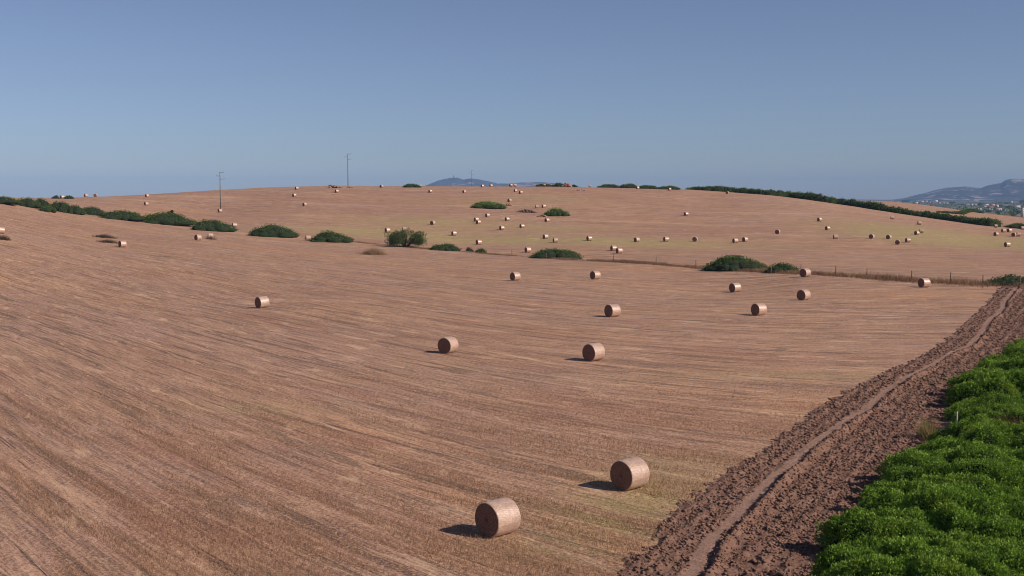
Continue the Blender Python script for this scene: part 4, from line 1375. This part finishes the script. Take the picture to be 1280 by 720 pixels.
FT = [(1224.5, 258, 5.5, 4.6, 'big dark round tree standing among the town houses'), (1190, 254.6, 6, 2.2, 'low dark tree right of the pair of white houses'), (1132, 252.6, 9, 2.0, 'wide dark trees left end of the town below the mountain'),
      (1175, 252.4, 4, 2.0, 'dark tree behind the left town cluster'), (1203, 257, 4, 2.2, 'dark tree left of the long white house'), (1250, 258.6, 5, 2.4, 'dark tree between the cream house and the grey hall'),
      (1262, 260, 7, 3.0, 'dark tree left of the bright white hall'), (1266, 264.5, 6, 3.2, 'dark tree in front of the bright white hall'), (1272, 267.5, 7, 4.5, 'bluish dark tree left of the pale tower'),
      (1268, 270.5, 6, 3.6, 'dark tree at the foot of the pale tower'), (1236, 265.5, 7, 2.4, 'dark tree below the middle cream shed'), (1247, 267, 8, 2.6, 'dark tree below the pinkish warehouse'),
      (1220, 264, 6, 2.2, 'dark tree below the left cream shed'), (1256, 269.8, 6, 2.4, 'dark tree left of the small grey hut'), (1277, 274.5, 11, 4.2, 'black looking bush on the plain edge below the pale tower'),
      (1228, 268, 5, 1.8, 'small tree low on the plain above the hedge end')]
for i, (a, b, w, h_, lab) in enumerate(FT): far_tree(lab, a, b, w, h_, 300 + i)

# scrub over the plain, nobody could count it
r = np.random.default_rng(77)
Cs = []; As = []; Ls = []
for k in range(620):
    Y = r.uniform(2100, 8500); a = r.uniform(.30, .50)
    X = a * Y; Z = float(H(X, Y)[0])
    w = r.uniform(4, 11); mm = 14
    d = r.normal(size=(mm, 3)); d /= np.linalg.norm(d, axis=1, keepdims=True); d[:, 2] = np.abs(d[:, 2])
    Cs.append(np.array([X, Y, Z]) + d * w * np.array([1.3, 1.3, .5])); As.append(d); Ls.append(np.full(mm, w * .7))
C = np.concatenate(Cs); A_ = np.concatenate(As); Ln = np.concatenate(Ls)
o = obj('scrub', leaf_mesh('scrub', C, A_, Ln, Ln * .6, r.random(len(C)), 5), M_LEAF_FAR)
tag(o, 'grey-green scrub and groves covering the plain below the mountains', 'scrub', kind='stuff')

# ------------------------------------------------------------------ haze
mb = MB(); mb.box(-17500, 17500, -17500, 17500, -42, 275)
T = bpy.data.materials.new('haze'); T.use_nodes = True
nt = T.node_tree; nt.nodes.clear()
ou = nt.nodes.new('ShaderNodeOutputMaterial'); pv = nt.nodes.new('ShaderNodeVolumePrincipled')
pv.inputs['Color'].default_value = (.35, .60, 1.0, 1)
pv.inputs['Density'].default_value = 5.4e-5
pv.inputs['Anisotropy'].default_value = -.2
nt.links.new(pv.outputs[0], ou.inputs['Volume'])
haze = mb.build('haze', T); tag(haze, kind='stuff')

# ------------------------------------------------------------------ light
SUN_EL = 34.0
SUN_AZ = 24.0     # degrees behind the camera's right hand
sv = np.array([math.cos(R(SUN_EL)) * math.cos(R(SUN_AZ)), -math.cos(R(SUN_EL)) * math.sin(R(SUN_AZ)), math.sin(R(SUN_EL))])
ld = bpy.data.lights.new('sun', 'SUN'); ld.energy = 4.8; ld.angle = R(.5); ld.color = (1.0, .87, .76)
lo = bpy.data.objects.new('sun', ld); col.objects.link(lo)
from mathutils import Vector
lo.rotation_euler = Vector(sv).to_track_quat('Z', 'Y').to_euler()
w = bpy.data.worlds.new('World'); scene.world = w; w.use_nodes = True
nt = w.node_tree; bg = nt.nodes['Background']
sk = nt.nodes.new('ShaderNodeTexSky'); sk.sky_type = 'NISHITA'; sk.sun_disc = False
sk.sun_elevation = R(SUN_EL)
# azimuth of the sun measured from +Y clockwise
sk.sun_rotation = math.atan2(sv[0], sv[1])
sk.altitude = 0; sk.air_density = 1.0; sk.dust_density = 0.2; sk.ozone_density = 4.5
tcw = nt.nodes.new('ShaderNodeTexCoord'); vm = nt.nodes.new('ShaderNodeVectorMath'); vm.operation = 'MULTIPLY'; vm.inputs[1].default_value = (1, 1, 1.35)
nt.links.new(tcw.outputs['Generated'], vm.inputs[0]); nt.links.new(vm.outputs[0], sk.inputs['Vector'])
hs = nt.nodes.new('ShaderNodeHueSaturation'); hs.inputs['Saturation'].default_value = .76
nt.links.new(sk.outputs[0], hs.inputs['Color'])
mu = nt.nodes.new('ShaderNodeMix'); mu.data_type = 'RGBA'; mu.blend_type = 'MULTIPLY'; mu.inputs[0].default_value = 1
mu.inputs[7].default_value = (.95, .99, 1.17, 1)
nt.links.new(hs.outputs[0], mu.inputs[6])
nt.links.new(mu.outputs[2], bg.inputs['Color'])
bg.inputs['Strength'].default_value = .07
vs = scene.view_settings
vs.view_transform = 'Standard'; vs.look = 'None'; vs.exposure = 0; vs.gamma = 1; vs.use_curve_mapping = False
scene.cycles.volume_bounces = 0
scene.cycles.filter_width = 1.0
